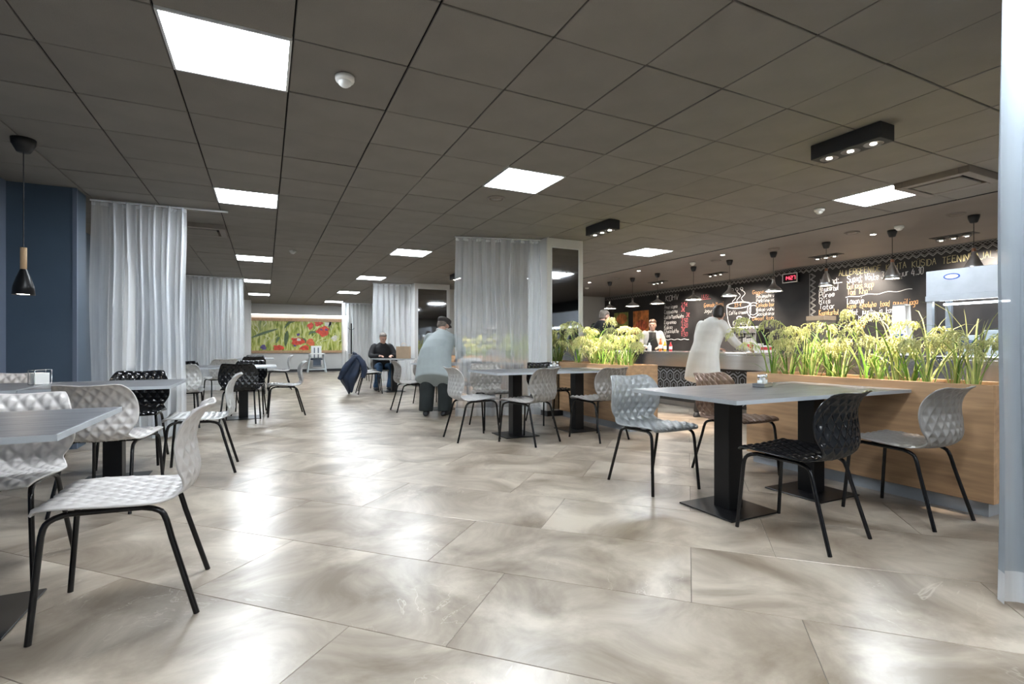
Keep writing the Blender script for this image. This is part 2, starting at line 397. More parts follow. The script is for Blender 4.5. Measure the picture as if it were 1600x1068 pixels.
def ringvent(x, y, label, r=.095):
    t = thing('ceiling_vent', label, 'vent', (x, y, CE), 0, 'round ceiling vents')
    MB().lathe([(r, 0), (r, -.008), (r*.86, -.016), (r*.74, -.008), (r*.74, 0)], 28).build('ring', 'ceiling_plain', t)
    MB().lathe([(r*.62, 0), (r*.62, -.012), (0, -.016)], 28).build('cone', 'ceiling_plain', t)
for a in ((7.36, 4.31, 'round ceiling vent left of the tall cone lamp'), (7.45, 3.16, 'round ceiling vent nearest the right-hand curtain'), (7.53, 6.85, 'round ceiling vent above the fifth bar pendant'),
          (7.45, 5.58, 'round ceiling vent above the digital clock'), (7.44, 9.72, 'farthest round ceiling vent above the bar'), (2.22, 4.96, 'small round ceiling vent beyond the middle ceiling light')): ringvent(*a)
def sqvent(i, j, label, dz):
    x, y = GX0+.6*(i+.5), GY0+.6*(j+.5)
    t = thing('air_diffuser', label, 'vent', (x, y, CE), 0, 'square air diffusers')
    fr = MB()
    for a, b in (((-.297, -.297, -dz), (.297, -.22, .01)), ((-.297, .22, -dz), (.297, .297, .01)), ((-.297, -.22, -dz), (-.22, .22, .01)), ((.22, -.22, -dz), (.297, .22, .01))): fr.cbox(a, b, .004)
    fr.build('frame', 'ceiling_plain', t)
    MB().box((-.22, -.22, .005), (.22, .22, .012)).build('duct', 'plenum', t)
    MB().cbox((-.19, -.19, -dz-.004), (.19, .19, -dz+.012), .003).build('plate', 'ceiling_panel', t)
sqvent(9, -2, 'square air diffuser behind the right-hand ceiling light', .055)
sqvent(-2, 7, 'square air diffuser behind the left curtain rail', .055)

def cluster(x, y, label, e):
    t = thing('recessed_spotlight', label, 'spotlight', (x, y, CE), 0, 'recessed spotlights over the bar')
    MB().cbox((-.10, -.26, -.006), (.10, .26, .01), .003).build('trim', 'black_metal', t)
    for k in (-1, 0, 1):
        c = (.02*k, k*.16, 0)
        h = MB().lathe([(.05, -.006), (.058, -.035), (.05, -.05), (.042, -.046), (.03, -.03)], 16, c).build('lamp_head', 'steel', t)
        MB().disc((c[0], c[1], -.044), .022, 16).build('lamp', 'lamp_spot', h)
    ld = bpy.data.lights.new('wash_beam', 'SPOT'); ld.energy = e; ld.color = (1, .88, .76); ld.spot_size = math.radians(95); ld.spot_blend = .7; ld.shadow_soft_size = .06
    lo = bpy.data.objects.new('wash_beam', ld); COL.objects.link(lo); lo.parent = t; lo.location = (0, 0, -.07); lo.rotation_euler = (0, math.radians(-38), 0)
for x, y, lb in ((8.75, 9.76, 'recessed spotlight cluster above the coffee price list'), (8.87, 8.08, 'recessed spotlight cluster above the drawn coffee cup'), (8.84, 5.62, 'recessed spotlight cluster behind the seventh bar pendant'), (8.89, 3.8, 'recessed spotlight cluster nearest the right-hand curtain'), (8.8, 1.8, 'recessed spotlight cluster hidden beyond the right-hand curtain')):
    cluster(x, y, lb, 110)
def downlight(x, y, label):
    t = thing('downlight', label, 'downlight', (x, y, CE), 0, 'small round downlights')
    MB().lathe([(.045, .002), (.045, -.006), (.036, -.006)], 20).build('trim', 'steel', t)
    MB().disc((0, 0, -.005), .034, 20).build('lamp', 'lamp_spot', t)
for a in ((7.75, 4.25, 'small bright downlight left of the white smoke detector by the cone lamp'), (7.15, 6.35, 'small downlight above the tall bell pendants'), (7.1, 8.5, 'small downlight above the third and fourth bar pendants'), (7.3, 10.6, 'small downlight above the farthest bar pendants')): downlight(*a)

# ------------------------------------------------------------------ pendants over the bar
def bar_pendant(kind):
    t = thing('pendant_lamp', '', 'lamp')
    zb = 1.945-CE
    MB().lathe([(0, 0), (.058, 0), (.056, -.03), (.038, -.085), (.03, -.092), (0, -.092)], 20).build('ceiling_cap', 'black_matt', t)
    top = {'dish': .20, 'bell': .26, 'cone': .27}[kind]
    MB().tube([(0, 0, -.09), (0, 0, zb+top)], .004, 6).build('cord', 'black_matt', t)
    if kind == 'dish': pr = [(.016, .20), (.020, .11), (.035, .095), (.085, .065), (.14, .03), (.175, 0)]
    elif kind == 'bell': pr = [(.018, .26), (.024, .17), (.034, .13), (.062, .095), (.115, .05), (.15, 0)]
    else: pr = [(.016, .27), (.022, .20), (.034, .185), (.06, .12), (.085, .06), (.108, 0)]
    prof = [(0, pr[0][1])]+pr+[(pr[-1][0]-.004, 0)]+[(max(r-.006, .004), z-.004) for r, z in reversed(pr[2:-1])]
    MB().lathe([(r, z+zb) for r, z in prof], 32).build('shade', 'brushed', t)
    MB().lathe([(.0, pr[0][1]+zb+.001), (pr[0][0]+.002, pr[0][1]+zb+.001), (pr[1][0]+.002, pr[1][1]+zb+.03)], 16).build('neck', 'copper_metal' if kind == 'cone' else 'steel', t)
    MB().disc((0, 0, zb+.012), pr[-1][0]*.86, 28).build('diffuser', 'lamp_warm', t)
    return t
names = ['farthest flat-shade pendant at the left end of the bar row', 'flat-shade pendant, second from the far end of the bar row', 'flat-shade pendant above the coffee list heading', 'widest flat-shade pendant beside the red chalk heading',
         'bell-shade pendant above the drawn coffee cup', 'bell-shade pendant left of the digital clock', 'cone pendant right of the digital clock', 'cone pendant in front of the soup menu', 'cone pendant nearest the right-hand curtain']
protos = {k: None for k in ('dish', 'bell', 'cone')}
for (y, k), lb in zip(((10.33, 'dish'), (9.46, 'dish'), (8.62, 'dish'), (7.58, 'dish'), (6.70, 'bell'), (5.80, 'bell'), (4.90, 'cone'), (3.99, 'cone'), (3.10, 'cone')), names):
    if protos[k] is None: o = protos[k] = bar_pendant(k)
    else: o = copy_tree(protos[k])
    o.location = (7.72, y, CE); tag(o, lb, 'lamp', 'pendant lamps over the bar')
t = thing('pendant_lamp', 'slim black pendant with a wooden neck by the blue wall', 'lamp', (-1.66, 5.12, CE))
MB().lathe([(0, 0), (.075, 0), (.072, -.04), (.042, -.10), (0, -.10)], 20).build('ceiling_cap', 'black_matt', t)
MB().tube([(0, 0, -.1), (0, 0, 1.78-CE)], .004, 6).build('cord', 'black_matt', t)
MB().lathe([(0, 1.785), (.02, 1.785), (.02, 1.62), (.0, 1.62)], 16, (0, 0, -CE)).build('neck', 'oak_pale', t)
MB().lathe([(.018, 1.625), (.026, 1.605), (.045, 1.55), (.062, 1.49), (.068, 1.425), (.064, 1.425), (.058, 1.49), (.04, 1.55), (.0, 1.6)], 28, (0, 0, -CE)).build('shade', 'black_metal', t)
MB().disc((0, 0, 1.432-CE), .058).build('diffuser', 'lamp_warm', t)

# ------------------------------------------------------------------ columns
def column(x0, x1, y0, y1, label):
    t = thing('column', label, 'column', ((x0+x1)/2, (y0+y1)/2, 0))
    hx, hy = (x1-x0)/2, (y1-y0)/2
    MB().cbox((-hx, -hy, .08), (hx, hy, CE+.02), .004).build('cladding', 'white_wall', t)
    MB().box((-hx+.01, -hy+.01, 0), (hx-.01, hy-.01, .08)).build('plinth', 'skirting', t)
    mw = hx-.085
    MB().box((-mw, -hy-.004, .1), (mw, -hy+.01, CE-.14)).build('mirror', 'mirror', t)
    fr = MB()
    for a, b in (((-mw-.012, -hy-.008, .088), (-mw, -hy, CE-.128)), ((mw, -hy-.008, .088), (mw+.012, -hy, CE-.128)), ((-mw, -hy-.008, CE-.14), (mw, -hy, CE-.128))): fr.box(a, b)
    fr.build('mirror_frame', 'frame_white', t)
column(3.70, 4.33, 6.46, 7.06, 'white column with dark mirror beside the sheer curtain')
column(3.40, 4.33, 12.64, 13.2, 'farther white column with dark mirror behind the bending person')
t = thing('column', 'narrow white column at the edge of the poppy mural', 'column', (-.75, 20.2, 0))
MB().cbox((-.3, -.3, 0), (.3, .3, CE+.02), .004).build('cladding', 'white_wall', t)
MB().box((-.31, -.31, 0), (.31, .31, .08)).build('plinth', 'skirting', t)

# ------------------------------------------------------------------ curtains
def curtain(p0, p1, z0, z1, folds, amp, label, seed, mat='sheer', rail=(0, 0), flat=0., hem=True):
    rd = random.Random(seed)
    p0, p1 = Vector(p0), Vector(p1); d = p1-p0; ln = d.length; d.normalize(); nrm = Vector((-d.y, d.x))
    t = thing('curtain', label, 'curtain', (p0.x, p0.y, 0), 0, 'sheer curtains')
    ns = int(folds*14); ph = [rd.uniform(-.5, .5) for _ in range(int(folds)+3)]; am = [rd.uniform(.55, 1.15) for _ in range(int(folds)+3)]
    nz = 14
    def pos(s, z):
        k = s*folds; i = int(k); u = k-i
        a = lerp(am[i], am[i+1], u); q = lerp(ph[i], ph[i+1], u)
        fz = 1-.25*(z-z0)/(z1-z0)
        if s < flat: a *= .12
        o = amp*a*fz*(math.sin(2*PI*k+q)+.3*math.sin(4*PI*k+2*q+z*.6))
        along = s*ln+.35*amp*a*math.sin(4*PI*k)+.01*math.sin(3*z+k)
        q2 = d*along+nrm*o
        return (q2.x, q2.y, z)
    def sheet(za, zb, n):
        V = [pos(i/ns, lerp(za, zb, j/n)) for j in range(n+1) for i in range(ns+1)]
        F = [(j*(ns+1)+i, j*(ns+1)+i+1, (j+1)*(ns+1)+i+1, (j+1)*(ns+1)+i) for j in range(n) for i in range(ns)]
        return MB().add(V, F, True)
    sheet(z0+.12 if hem else z0, z1, nz).build('fabric', mat, t)
    if hem: sheet(z0, z0+.12, 2).build('hem', 'sheer_dense', t)
    sheet(z1-.04, z1, 1).build('heading_tape', 'sheer_dense', t)
    a = -d*rail[0]; b = d*(ln+rail[1])
    MB().tube([(a.x, a.y, z1+.012), (b.x, b.y, z1+.012)], .011, 6).build('rail', 'frame_white', t)
    return t
curtain((-1.68, 6.84), (-.81, 6.80),   .02, 2.58, 7, .075, 'sheer white curtain beside the blue wall at left', 2, rail=(0, .42), flat=.15)
curtain((-1.62, 13.3), (-.44, 13.35), .02, 2.58, 10, .055, 'second sheer curtain behind the left dining tables', 3)
curtain((2.44, 6.90), (3.66, 6.58), .02, 2.58, 9, .05, 'sheer curtain hanging left of the white mirrored column', 4, mat='sheer_clear')
curtain((2.42, 12.97), (3.36, 12.86), .02, 2.58, 7, .05, 'sheer curtain behind the seated person', 5)
curtain((2.52, 19.5), (3.75, 19.4), .02, 2.58, 9, .05, 'farthest sheer curtain right of the poppy mural', 6)
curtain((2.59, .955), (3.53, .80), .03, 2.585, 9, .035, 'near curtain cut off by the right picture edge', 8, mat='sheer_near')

# ------------------------------------------------------------------ chairs
def shell_profile():
    ctl = [(.248, .436, .195), (.225, .455, .218), (.13, .456, .234), (0, .447, .238), (-.11, .441, .228), (-.180, .446, .205), (-.222, .474, .190), (-.236, .525, .214),
           (-.228, .585, .236), (-.220, .65, .236), (-.230, .71, .222), (-.256, .76, .202), (-.294, .797, .176)]
    return spline(ctl, 96)
def shell_part(i0, i1, name, prof, nx=64, th=.007):
    sl = [0.]
    for a, b in zip(prof, prof[1:]): sl.append(sl[-1]+math.hypot(a[0]-b[0], a[1]-b[1]))
    def tri(x): return 1-abs(2*(x-math.floor(x))-1)
    wst = 48        # waist index
    def P(i, j, off):
        y, z, wd = prof[i]; a, b = prof[max(i-1, 0)], prof[min(i+1, len(prof)-1)]
        ty, tz = b[0]-a[0], b[1]-a[1]; l = math.hypot(ty, tz) or 1
        ny, nz = tz/l, -ty/l            # profile normal: up on the seat, forward on the back
        e = -1+2*j/nx; x = wd*e; kb = min(1, max(0, (i-34)/26))
        curl = lerp(.010, .042, kb)*e*e*(1-.3*max(0, (i-76)/20))
        u = x/.067; v = sl[i]/.088
        h = .0155*min(tri(u+v), tri(u-v))**.85
        edge = min(1, (1-abs(e))*7, i/4, (len(prof)-1-i)/4)
        d = off+curl+h*max(0, edge)
        return (x, y+ny*d, z+nz*d-.016*e**4*max(0, (i-80)/16))
    W = nx+1; n = i1-i0
    V = [P(i, j, 0) for i in range(i0, i1+1) for j in range(W)]+[P(i, j, -th) for i in range(i0, i1+1) for j in range(W)]
    o = (n+1)*W
    F = []
    for i in range(n):
        for j in range(nx):
            a = i*W+j; F.append((a, a+1, a+W+1, a+W)); F.append((o+a, o+a+W, o+a+W+1, o+a+1))
        for j in (0, nx):
            a = i*W+j; q = (a, a+W, o+a+W, o+a); F.append(q if j == 0 else q[::-1])
    if i0 == 0: F += [(j, o+j, o+j+1, j+1) for j in range(nx)]
    if i1 == len(prof)-1: F += [(n*W+j, n*W+j+1, o+n*W+j+1, o+n*W+j) for j in range(nx)]
    return MB().add(V, F, True).mesh(name)
PROF = shell_profile()
seat_me = shell_part(0, 48, 'seat', PROF); back_me = shell_part(48, 96, 'backrest', PROF)
for me in (seat_me, back_me): me.materials.append(MATS['shell_white'])
def leg_pts(s, front):
    if front: c = [(s*.215, .25, 0), (s*.2, .226, .30), (s*.196, .217, .385), (s*.190, .196, .418), (s*.182, .150, .432)]
    else: c = [(s*.215, -.25, 0), (s*.190, -.165, .30), (s*.184, -.142, .385), (s*.180, -.115, .412), (s*.176, -.07, .424)]
    return c
LEG = {}
for s in (-1, 1):
    for f in (True, False):
        p = leg_pts(s, f); q = [p[0], tuple(lerp(a, b, .5) for a, b in zip(p[0], p[1]))]+spline(p[1:], 8)
        LEG[(s, f)] = MB().tube(q, .0108, 8).mesh('leg'); LEG[(s, f)].materials.append(MATS['black_gloss'])
fm = MB()
for s in (-1, 1): fm.tube([(s*.182, .150, .432), (s*.178, .04, .428), (s*.176, -.07, .424)], .0108, 8)
fm.tube([(-.18, .11, .431), (.18, .11, .431)], .009, 8); fm.tube([(-.177, -.04, .425), (.177, -.04, .425)], .009, 8)
frame_me = fm.mesh('seat_frame'); frame_me.materials.append(MATS['black_gloss'])
def chair(x, y, rz, col, label, group='quilted shell chairs'):
    """rz in degrees; 0 faces +Y"""
    t = thing('shell_chair', label, 'chair', (x, y, 0), math.radians(rz), group)
    for nm, me in (('seat', seat_me), ('backrest', back_me)):
        o = mkobj(nm, me, None, t); o.material_slots[0].link = 'OBJECT'; o.material_slots[0].material = MATS['shell_'+col]
    for k, me in LEG.items(): mkobj('leg', me, None, t)
    mkobj('seat_frame', frame_me, None, t)
    return t
# foreground left
chair(-.49, 2.53, 90, 'white', 'white quilted chair in the left foreground, seen side-on')
chair(-1.10, 3.08, 180, 'white', 'white quilted chair behind the nearest left table, cut by the picture edge')
chair(-.91, 4.14, -12, 'white', 'white quilted chair with its back turned, pulled up to the second left table')
chair(-.47, 4.94, 90, 'light', 'pale quilted chair at the aisle end of the second left table')
chair(-1.05, 5.55, 180, 'black', 'black quilted chair before the left sheer curtain')
chair(-1.93, 5.55, 180, 'white', 'white quilted chair under the slim black pendant by the blue wall')
# right table
chair(2.61, 2.97, 180, 'silver', 'silver grey quilted chair at the left end of the right table')
chair(3.48, 2.97, 180, 'copper', 'copper brown quilted chair behind the right table')
chair(2.68, 1.84, 7, 'black', 'black quilted chair in front of the right table')
chair(3.57, 1.77, 0, 'grey', 'grey quilted chair beside the long wooden planter')
# middle tables
chair(2.08, 5.33, -88, 'light', 'pale quilted chair facing right at the middle table')
chair(2.57, 4.86, 24, 'grey', 'grey quilted chair turned away in front of the middle table')
chair(2.62, 5.98, 180, 'grey', 'grey quilted chair half hidden behind the middle table')
chair(3.36, 4.70, 8, 'grey', 'grey quilted chair next to the short planter')
chair(3.45, 5.98, 180, 'black', 'black quilted chair behind the middle table, near the column')
# far left group
chair(.28, 8.35, 92, 'light', 'pale quilted chair facing left at the aisle side of the far left tables')
chair(-.30, 7.80, -6, 'black', 'black quilted chair with its back to the viewer in the left aisle')
chair(-.22, 8.78, 176, 'black', 'dark quilted chair behind the white far left tabletop')
chair(-.96, 7.72, 0, 'light', 'pale quilted chair right next to the left curtain edge')
chair(-1.12, 8.80, 180, 'black', 'dark quilted chair farther back beside the left curtain')
chair(-.72, 10.5, 20, 'light', 'pale quilted chair in the shade of the second curtain')
# farther back, left
chair(.30, 13.1, 92, 'light', 'distant pale chair facing left below the poppy mural')
chair(-.22, 12.3, 0, 'black', 'distant black chair in front of the farthest white tabletop')
chair(-.22, 13.75, 180, 'black', 'distant black chair behind the farthest white tabletop')
# around the bending person
chair(2.07, 8.02, -90, 'grey', 'grey quilted chair left of the bending person')
chair(2.60, 8.72, 180, 'grey', 'grey quilted chair behind the bending person, facing the viewer')
chair(2.92, 7.32, 0, 'grey', 'grey quilted chair right of the bending person')
chair(3.48, 8.75, 180, 'light', 'pale quilted chair glimpsed through the sheer curtain')
# around the seated person
chair(2.02, 11.27, -92, 'grey', 'quilted chair with a navy coat over its back')
chair(2.15, 12.05, -95, 'light', 'pale quilted chair behind the coat-covered chair')
chair(2.50, 12.28, 180, 'grey', 'chair the seated person sits on')
chair(2.45, 15.2, -90, 'light', 'distant pale chair beside the coat stand')

# ------------------------------------------------------------------ tables
def table_proto():
    t = thing('dining_table', '', 'table')
    tp = MB().cbox((-.421, -.421, .722), (.421, .421, .745), .002).build('table_top', 'table_laminate', t)
    eb = MB()
    for a, b in (((-.425, -.425, .7225), (.425, -.420, .7447)), ((-.425, .420, .7225), (.425, .425, .7447)), ((-.425, -.42, .7225), (-.420, .42, .7447)), ((.420, -.42, .7225), (.425, .42, .7447))): eb.box(a, b)
    eb.build('edge_band', 'table_edge', tp)
    MB().cbox((-.06, -.06, .008), (.06, .06, .71), .003).build('column', 'black_metal', t)
    MB().cbox((-.18, -.18, .708), (.18, .18, .722), .002).build('mounting_plate', 'black_metal', t)
    MB().cbox((-.21, -.21, .001), (.21, .21, .009), .002).build('base_plate', 'black_metal', t)
    return t
tabs = [(-1.045, 2.60, 'nearest dining table at the left picture edge'), (-1.045, 4.86, 'second left dining table, its aisle-side half'), (-1.90, 4.86, 'dining table with the napkin holder by the blue wall'),
        (2.665, 2.325, 'right dining table, half nearest the aisle'), (3.49, 2.325, 'right dining table, half against the long planter'),
        (2.62, 5.31, 'middle dining table in front of the sheer curtain'), (3.47, 5.31, 'middle dining table against the short planter'),
        (-.28, 8.25, 'far left dining table beside the aisle'), (-1.13, 8.25, 'far left dining table behind the left curtain'),
        (-.25, 13.05, 'farthest dining table near the poppy mural'), (2.62, 8.02, 'dining table the bending person leans over'), (3.47, 8.02, 'dining table behind the sheer curtain'),
        (2.62, 11.5, 'dining table of the seated person with the paper bag')]
tp0 = table_proto()
for i, (x, y, lb) in enumerate(tabs):
    o = tp0 if i == 0 else copy_tree(tp0)
    o.location = (x, y, 0); tag(o, lb, 'table', 'square pedestal dining tables')

# ------------------------------------------------------------------ condiments
def condiments(x, y, rz, label):
    t = thing('condiment_set', label, 'condiment set', (x, y, .7455), rz, 'table condiment sets')
    tr = MB().cbox((-.075, -.04, 0), (.075, .04, .006), .002); 
    for a, b in (((-.075, -.04, .006), (.075, -.036, .028)), ((-.075, .036, .006), (.075, .04, .028)), ((-.075, -.036, .006), (-.071, .036, .028)), ((.071, -.036, .006), (.075, .036, .028))): tr.box(a, b)
    tr.build('tray', 'steel', t)
    for k, x_ in enumerate((-.045, .0, .045)):
        j = MB().lathe([(0, .007), (.019, .007), (.019, .062), (.014, .07), (.0, .07)], 16, (x_, 0, 0)).build('shaker', 'glass' if k != 1 else 'white_plastic', t)
        MB().lathe([(.017, .0665), (.017, .084), (.012, .09), (0, .091)], 16, (x_, 0, 0)).build('lid', 'steel', j)
        if k != 1: MB().lathe([(0, .009), (.0165, .009), (.0165, .05), (0, .05)], 14, (x_, 0, 0)).build('salt', 'paper', j)
condiments(3.16, 2.46, .3, 'salt and pepper shakers in a small tray on the right table')
condiments(3.33, 5.62, 0, 'salt and pepper shakers in a small tray on the middle table')
t = thing('napkin_holder', 'chrome napkin holder with white napkins on the table by the blue wall', 'napkin holder', (-1.52, 4.98, .7455), .9)
MB().cbox((-.06, -.035, 0), (.06, .035, .004), .001).build('base', 'steel', t)
for sx in (-1, 1):
    MB().tube([(sx*.058, -.03, .003), (sx*.058, -.03, .11), (sx*.058, .03, .11), (sx*.058, .03, .003)], .003, 6).build('wire_hoop', 'steel', t)
MB().tube([(-.058, 0, .11), (.058, 0, .11)], .003, 6).build('wire_handle', 'steel', t)
for k in range(5): MB().cbox((-.05, -.022+k*.009, .005), (.05, -.015+k*.009, .088-.003*(k % 2)), .001).build('napkin', 'paper', t)

# ------------------------------------------------------------------ planters
def planter(x0, x1, y0, y1, label):
    t = thing('planter', label, 'planter', (x0, y0, 0)); w, l = x1-x0, y1-y0; h0, h1 = .09, .80; th = .02
    MB().cbox((0, 0, h0), (th, l, h1), .002).build('front_panel', 'oak', t)
    MB().cbox((w-th, 0, h0), (w, l, h1), .002).build('back_panel', 'oak', t)
    MB().cbox((th, 0, h0), (w-th, th, h1), .002).build('end_panel', 'oak', t)
    MB().cbox((th, l-th, h0), (w-th, l, h1), .002).build('end_panel', 'oak', t)
    MB().box((th, th, h0), (w-th, l-th, .72)).build('soil', 'soil', t)
    n = int(l/.42)
    for k in range(1, n): MB().box((th, l*k/n-.008, .72), (w-th, l*k/n+.008, .785)).build('divider', 'oak_dark', t)
    MB().box((.04, .04, 0), (w-.04, l-.04, h0)).build('plinth', 'zinc', t)
planter(3.90, 4.34, 1.47, 3.20, 'long oak planter on a grey plinth at right')
planter(3.90, 4.34, 4.84, 6.44, 'shorter oak planter in front of the mirrored column')
planter(3.90, 4.34, 7.30, 8.75, 'oak planter glimpsed behind the sheer curtain')
planter(3.90, 4.34, 9.60, 11.8, 'farthest oak planter beyond the bending person')

def grass(seed, hh, nb, npn):
    rd = random.Random(seed); t = thing('ornamental_grass', '', 'plant')
    lv, lp, st, sd = MB(), MB(), MB(), MB()
    def blade(mb, base, az, ln, wd, bend, up):
        seg = 7; V = []; F = []; p = Vector(base); el = up
        dr = Vector((math.cos(az), math.sin(az), 0)); sidev = Vector((-math.sin(az), math.cos(az), 0))
        for i in range(seg+1):
            u = i/seg; wv = wd*(1-u**2.2)*(.55+.45*min(1, u*4))
            V += [tuple(p-sidev*wv), tuple(p+Vector((0, 0, -wv*.35))), tuple(p+sidev*wv)]
            e = el-bend*u*u*2.2; p = p+(dr*math.cos(e)+Vector((0, 0, math.sin(e))))*ln/seg
        for i in range(seg): F += [(3*i, 3*i+1, 3*i+4, 3*i+3), (3*i+1, 3*i+2, 3*i+5, 3*i+4)]
        mb.add(V, F, True)
    for k in range(nb):
        az = rd.uniform(0, 2*PI); b = (rd.uniform(-.02, .02), rd.uniform(-.02, .02), 0)
        blade(lv if rd.random() < .55 else lp, b, az, hh*rd.uniform(.5, 1.35), rd.uniform(.004, .0085), rd.uniform(.1, 1.1), rd.uniform(1.0, 1.54))
    for k in range(npn):
        az = rd.uniform(0, 2*PI); p = Vector((rd.uniform(-.03, .03), rd.uniform(-.03, .03), 0)); e = rd.uniform(1.2, 1.5); pts = [p.copy()]; ln = hh*rd.uniform(.6, 1.1)
        dr = Vector((math.cos(az), math.sin(az), 0))
        for i in range(8):
            p = p+(dr*math.cos(e)+Vector((0, 0, math.sin(e))))*ln/8; pts.append(p.copy()); e -= .03+.02*i
        st.tube(pts, .0032, 5)
        # drooping panicle
        q = p.copy(); ee = e; main = [q.copy()]; pl = rd.uniform(.13, .24); dv = rd.uniform(.16, .36)
        for i in range(9):
            q = q+(dr*math.cos(ee)+Vector((0, 0, math.sin(ee))))*pl/9; main.append(q.copy()); ee -= dv
        st.tube(main, .0018, 4)
        for i, m_ in enumerate(main[:-1]):
            for b in range(4):
                a2 = az+rd.uniform(-1.9, 1.9); bl = rd.uniform(.025, .075)*(1-.05*i); c = m_.copy(); e2 = rd.uniform(-.6, .5); d2 = Vector((math.cos(a2), math.sin(a2), 0))
                for j in range(4):
                    c2 = c+(d2*math.cos(e2)+Vector((0, 0, math.sin(e2))))*bl/3; e2 -= rd.uniform(.3, .7)
                    ax = (c2-c).normalized()+Vector((rd.uniform(-.6, .6), rd.uniform(-.6, .6), rd.uniform(-.9, .2))); ax.normalize()
                    o1 = ax.orthogonal().normalized()*.0042; o2 = ax.cross(o1).normalized()*.0042; l2 = ax*.011
                    sd.add([c2-l2, c2+o1, c2+o2, c2-o1, c2-o2, c2+l2], [(0, 2, 1), (0, 3, 2), (0, 4, 3), (0, 1, 4), (5, 1, 2), (5, 2, 3), (5, 3, 4), (5, 4, 1)])
                    c = c2
    tag(lv.build('green_leaf_blades', 'leaf', t), kind='stuff'); tag(lp.build('pale_leaf_blades', 'leaf_pale', t), kind='stuff')
    tag(st.build('stems', 'stem', t), kind='stuff'); 
    if sd.v: tag(sd.build('seed_heads', 'seed', t), kind='stuff')
    return t
gp = [grass(11, .47, 13, 7), grass(12, .43, 14, 6), grass(13, .52, 16, 4), grass(14, .36, 22, 0)]
used = [False]*4
def put_grass(x, y, k, rz, s, label):
    o = copy_tree(gp[k]) if used[k] else gp[k]
    used[k] = True
    o.location = (x, y, .718); o.rotation_euler = (0, 0, rz); o.scale = (s, s, s*1.1)
    tag(o, label, 'plant', 'ornamental grasses in the planters')
rd = random.Random(21)
ordn = ['first', 'second', 'third', 'fourth', 'fifth', 'sixth', 'seventh', 'eighth', 'ninth', 'tenth', 'eleventh', 'twelfth', 'thirteenth', 'fourteenth', 'fifteenth', 'sixteenth']
n = 13
for i in range(n):
    y = 3.08-(i+.3)*(3.08-1.55)/n
    k = 3 if i in (1, 5, 9) else (2 if i in (8, 10, 11, 12) else i % 2)
    put_grass(4.10+rd.uniform(-.09, .09), y, k, rd.uniform(0, 6.2), rd.uniform(.92, 1.1), ordn[i]+' grass plant from the far end of the long right planter')
n = 9
for i in range(n):
    y = 6.16-i*(6.16-4.98)/(n-1)
    put_grass(4.10+rd.uniform(-.09, .09), y, 3 if i == 7 else i % 2, rd.uniform(0, 6.2), (rd.uniform(1.12, 1.25) if i < 6 else .98), ordn[i]+' grass plant from the column in the short planter')
for i in range(5):
    put_grass(4.12, 7.45+i*.29, i % 2, rd.uniform(0, 6.2), rd.uniform(.95, 1.1), 'seeding grass plant in the planter behind the sheer curtain')
for i in range(4):
    put_grass(4.12, 9.8+i*.5, (i+1) % 2, rd.uniform(0, 6.2), 1., 'grass plant in the farthest planter beyond the bending person')

# ------------------------------------------------------------------ serving counter
t = thing('serving_counter', 'serving counter front clad in black panels with white hexagon lines', 'counter', (6.30, .4, 0))
LEN = 11.2
MB().box((.08, 0, 0), (.9, LEN, .10)).build('kickboard', 'steel_dark', t)
for k in range(8):
    MB().cbox((0, k*1.4+.002, .10), (.9, (k+1)*1.4-.002, .68), .002).build('front_panel', 'board', t)
def hexline(mb, pts, wd, x0=-.0018):
    n = len(pts)
    for i in range(n-1):
        (y0, z0), (y1, z1) = pts[i], pts[i+1]; l = math.hypot(y1-y0, z1-z0) or 1e-6; dy, dz = -(z1-z0)/l*wd, (y1-y0)/l*wd
        mb.add([(x0, y0-dy, z0-dz), (x0, y1-dy, z1-dz), (x0, y1+dy, z1+dz), (x0, y0+dy, z0+dz)], [(3, 2, 1, 0)])
hx = MB(); HW, HH = .082, .105
for c in range(int(LEN/(2*HW))):
    for r in range(-1, 4):
        cy = (c+.5)*2*HW+(HW if r % 2 else 0); cz = .20+r*(HH*1.5)
        for s in (.96, .50):
            pts = [(cy+a*HW*s, cz+b*HH*s) for a, b in ((0, 1), (.94, .5), (.94, -.5), (0, -1), (-.94, -.5), (-.94, .5), (0, 1))]
            seg = []
            for p in pts:
                seg.append(p)
            for i in range(6):
                a, b = pts[i], pts[i+1]
                if min(a[1], b[1]) > .11 and max(a[1], b[1]) < .672 and min(a[0], b[0]) > 0 and max(a[0], b[0]) < LEN: hexline(hx, [a, b], .0052)
M('hex_line', (.36, .39, .43), .6)
tag(hx.build('hexagon_line_pattern', 'hex_line', t), kind='stuff')
t = thing('worktop', 'long stainless steel worktop with deep steel fascia', 'worktop', (6.20, .4, 0))
MB().cbox((0, 0, .895), (1.02, LEN, .93), .004).build('top_sheet', 'steel', t)
for k in range(4): MB().cbox((0, k*2.8+.001, .685), (.02, (k+1)*2.8-.001, .895), .002).build('fascia', 'steel', t)
MB().box((.02, 0, .68), (1.02, LEN, .695)).build('underside', 'steel_dark', t)
t = thing('back_counter', 'dark back counter along the chalkboard wall', 'counter', (9.05, 0, 0))
MB().cbox((0, .5, .1), (.62, 7.2, .87), .003).build('body', 'black_matt', t)
MB().cbox((.2, 7.26, .1), (.92, 13.5, .87), .003).build('body', 'black_matt', t)
MB().cbox((-.02, .5, .87), (.64, 7.2, .90), .003).build('worktop', 'steel', t)
MB().cbox((.18, 7.26, .87), (.92, 13.5, .90), .003).build('worktop', 'steel', t)
MB().box((.06, .5, 0), (.6, 13.4, .1)).build('kickboard', 'skirting', t)

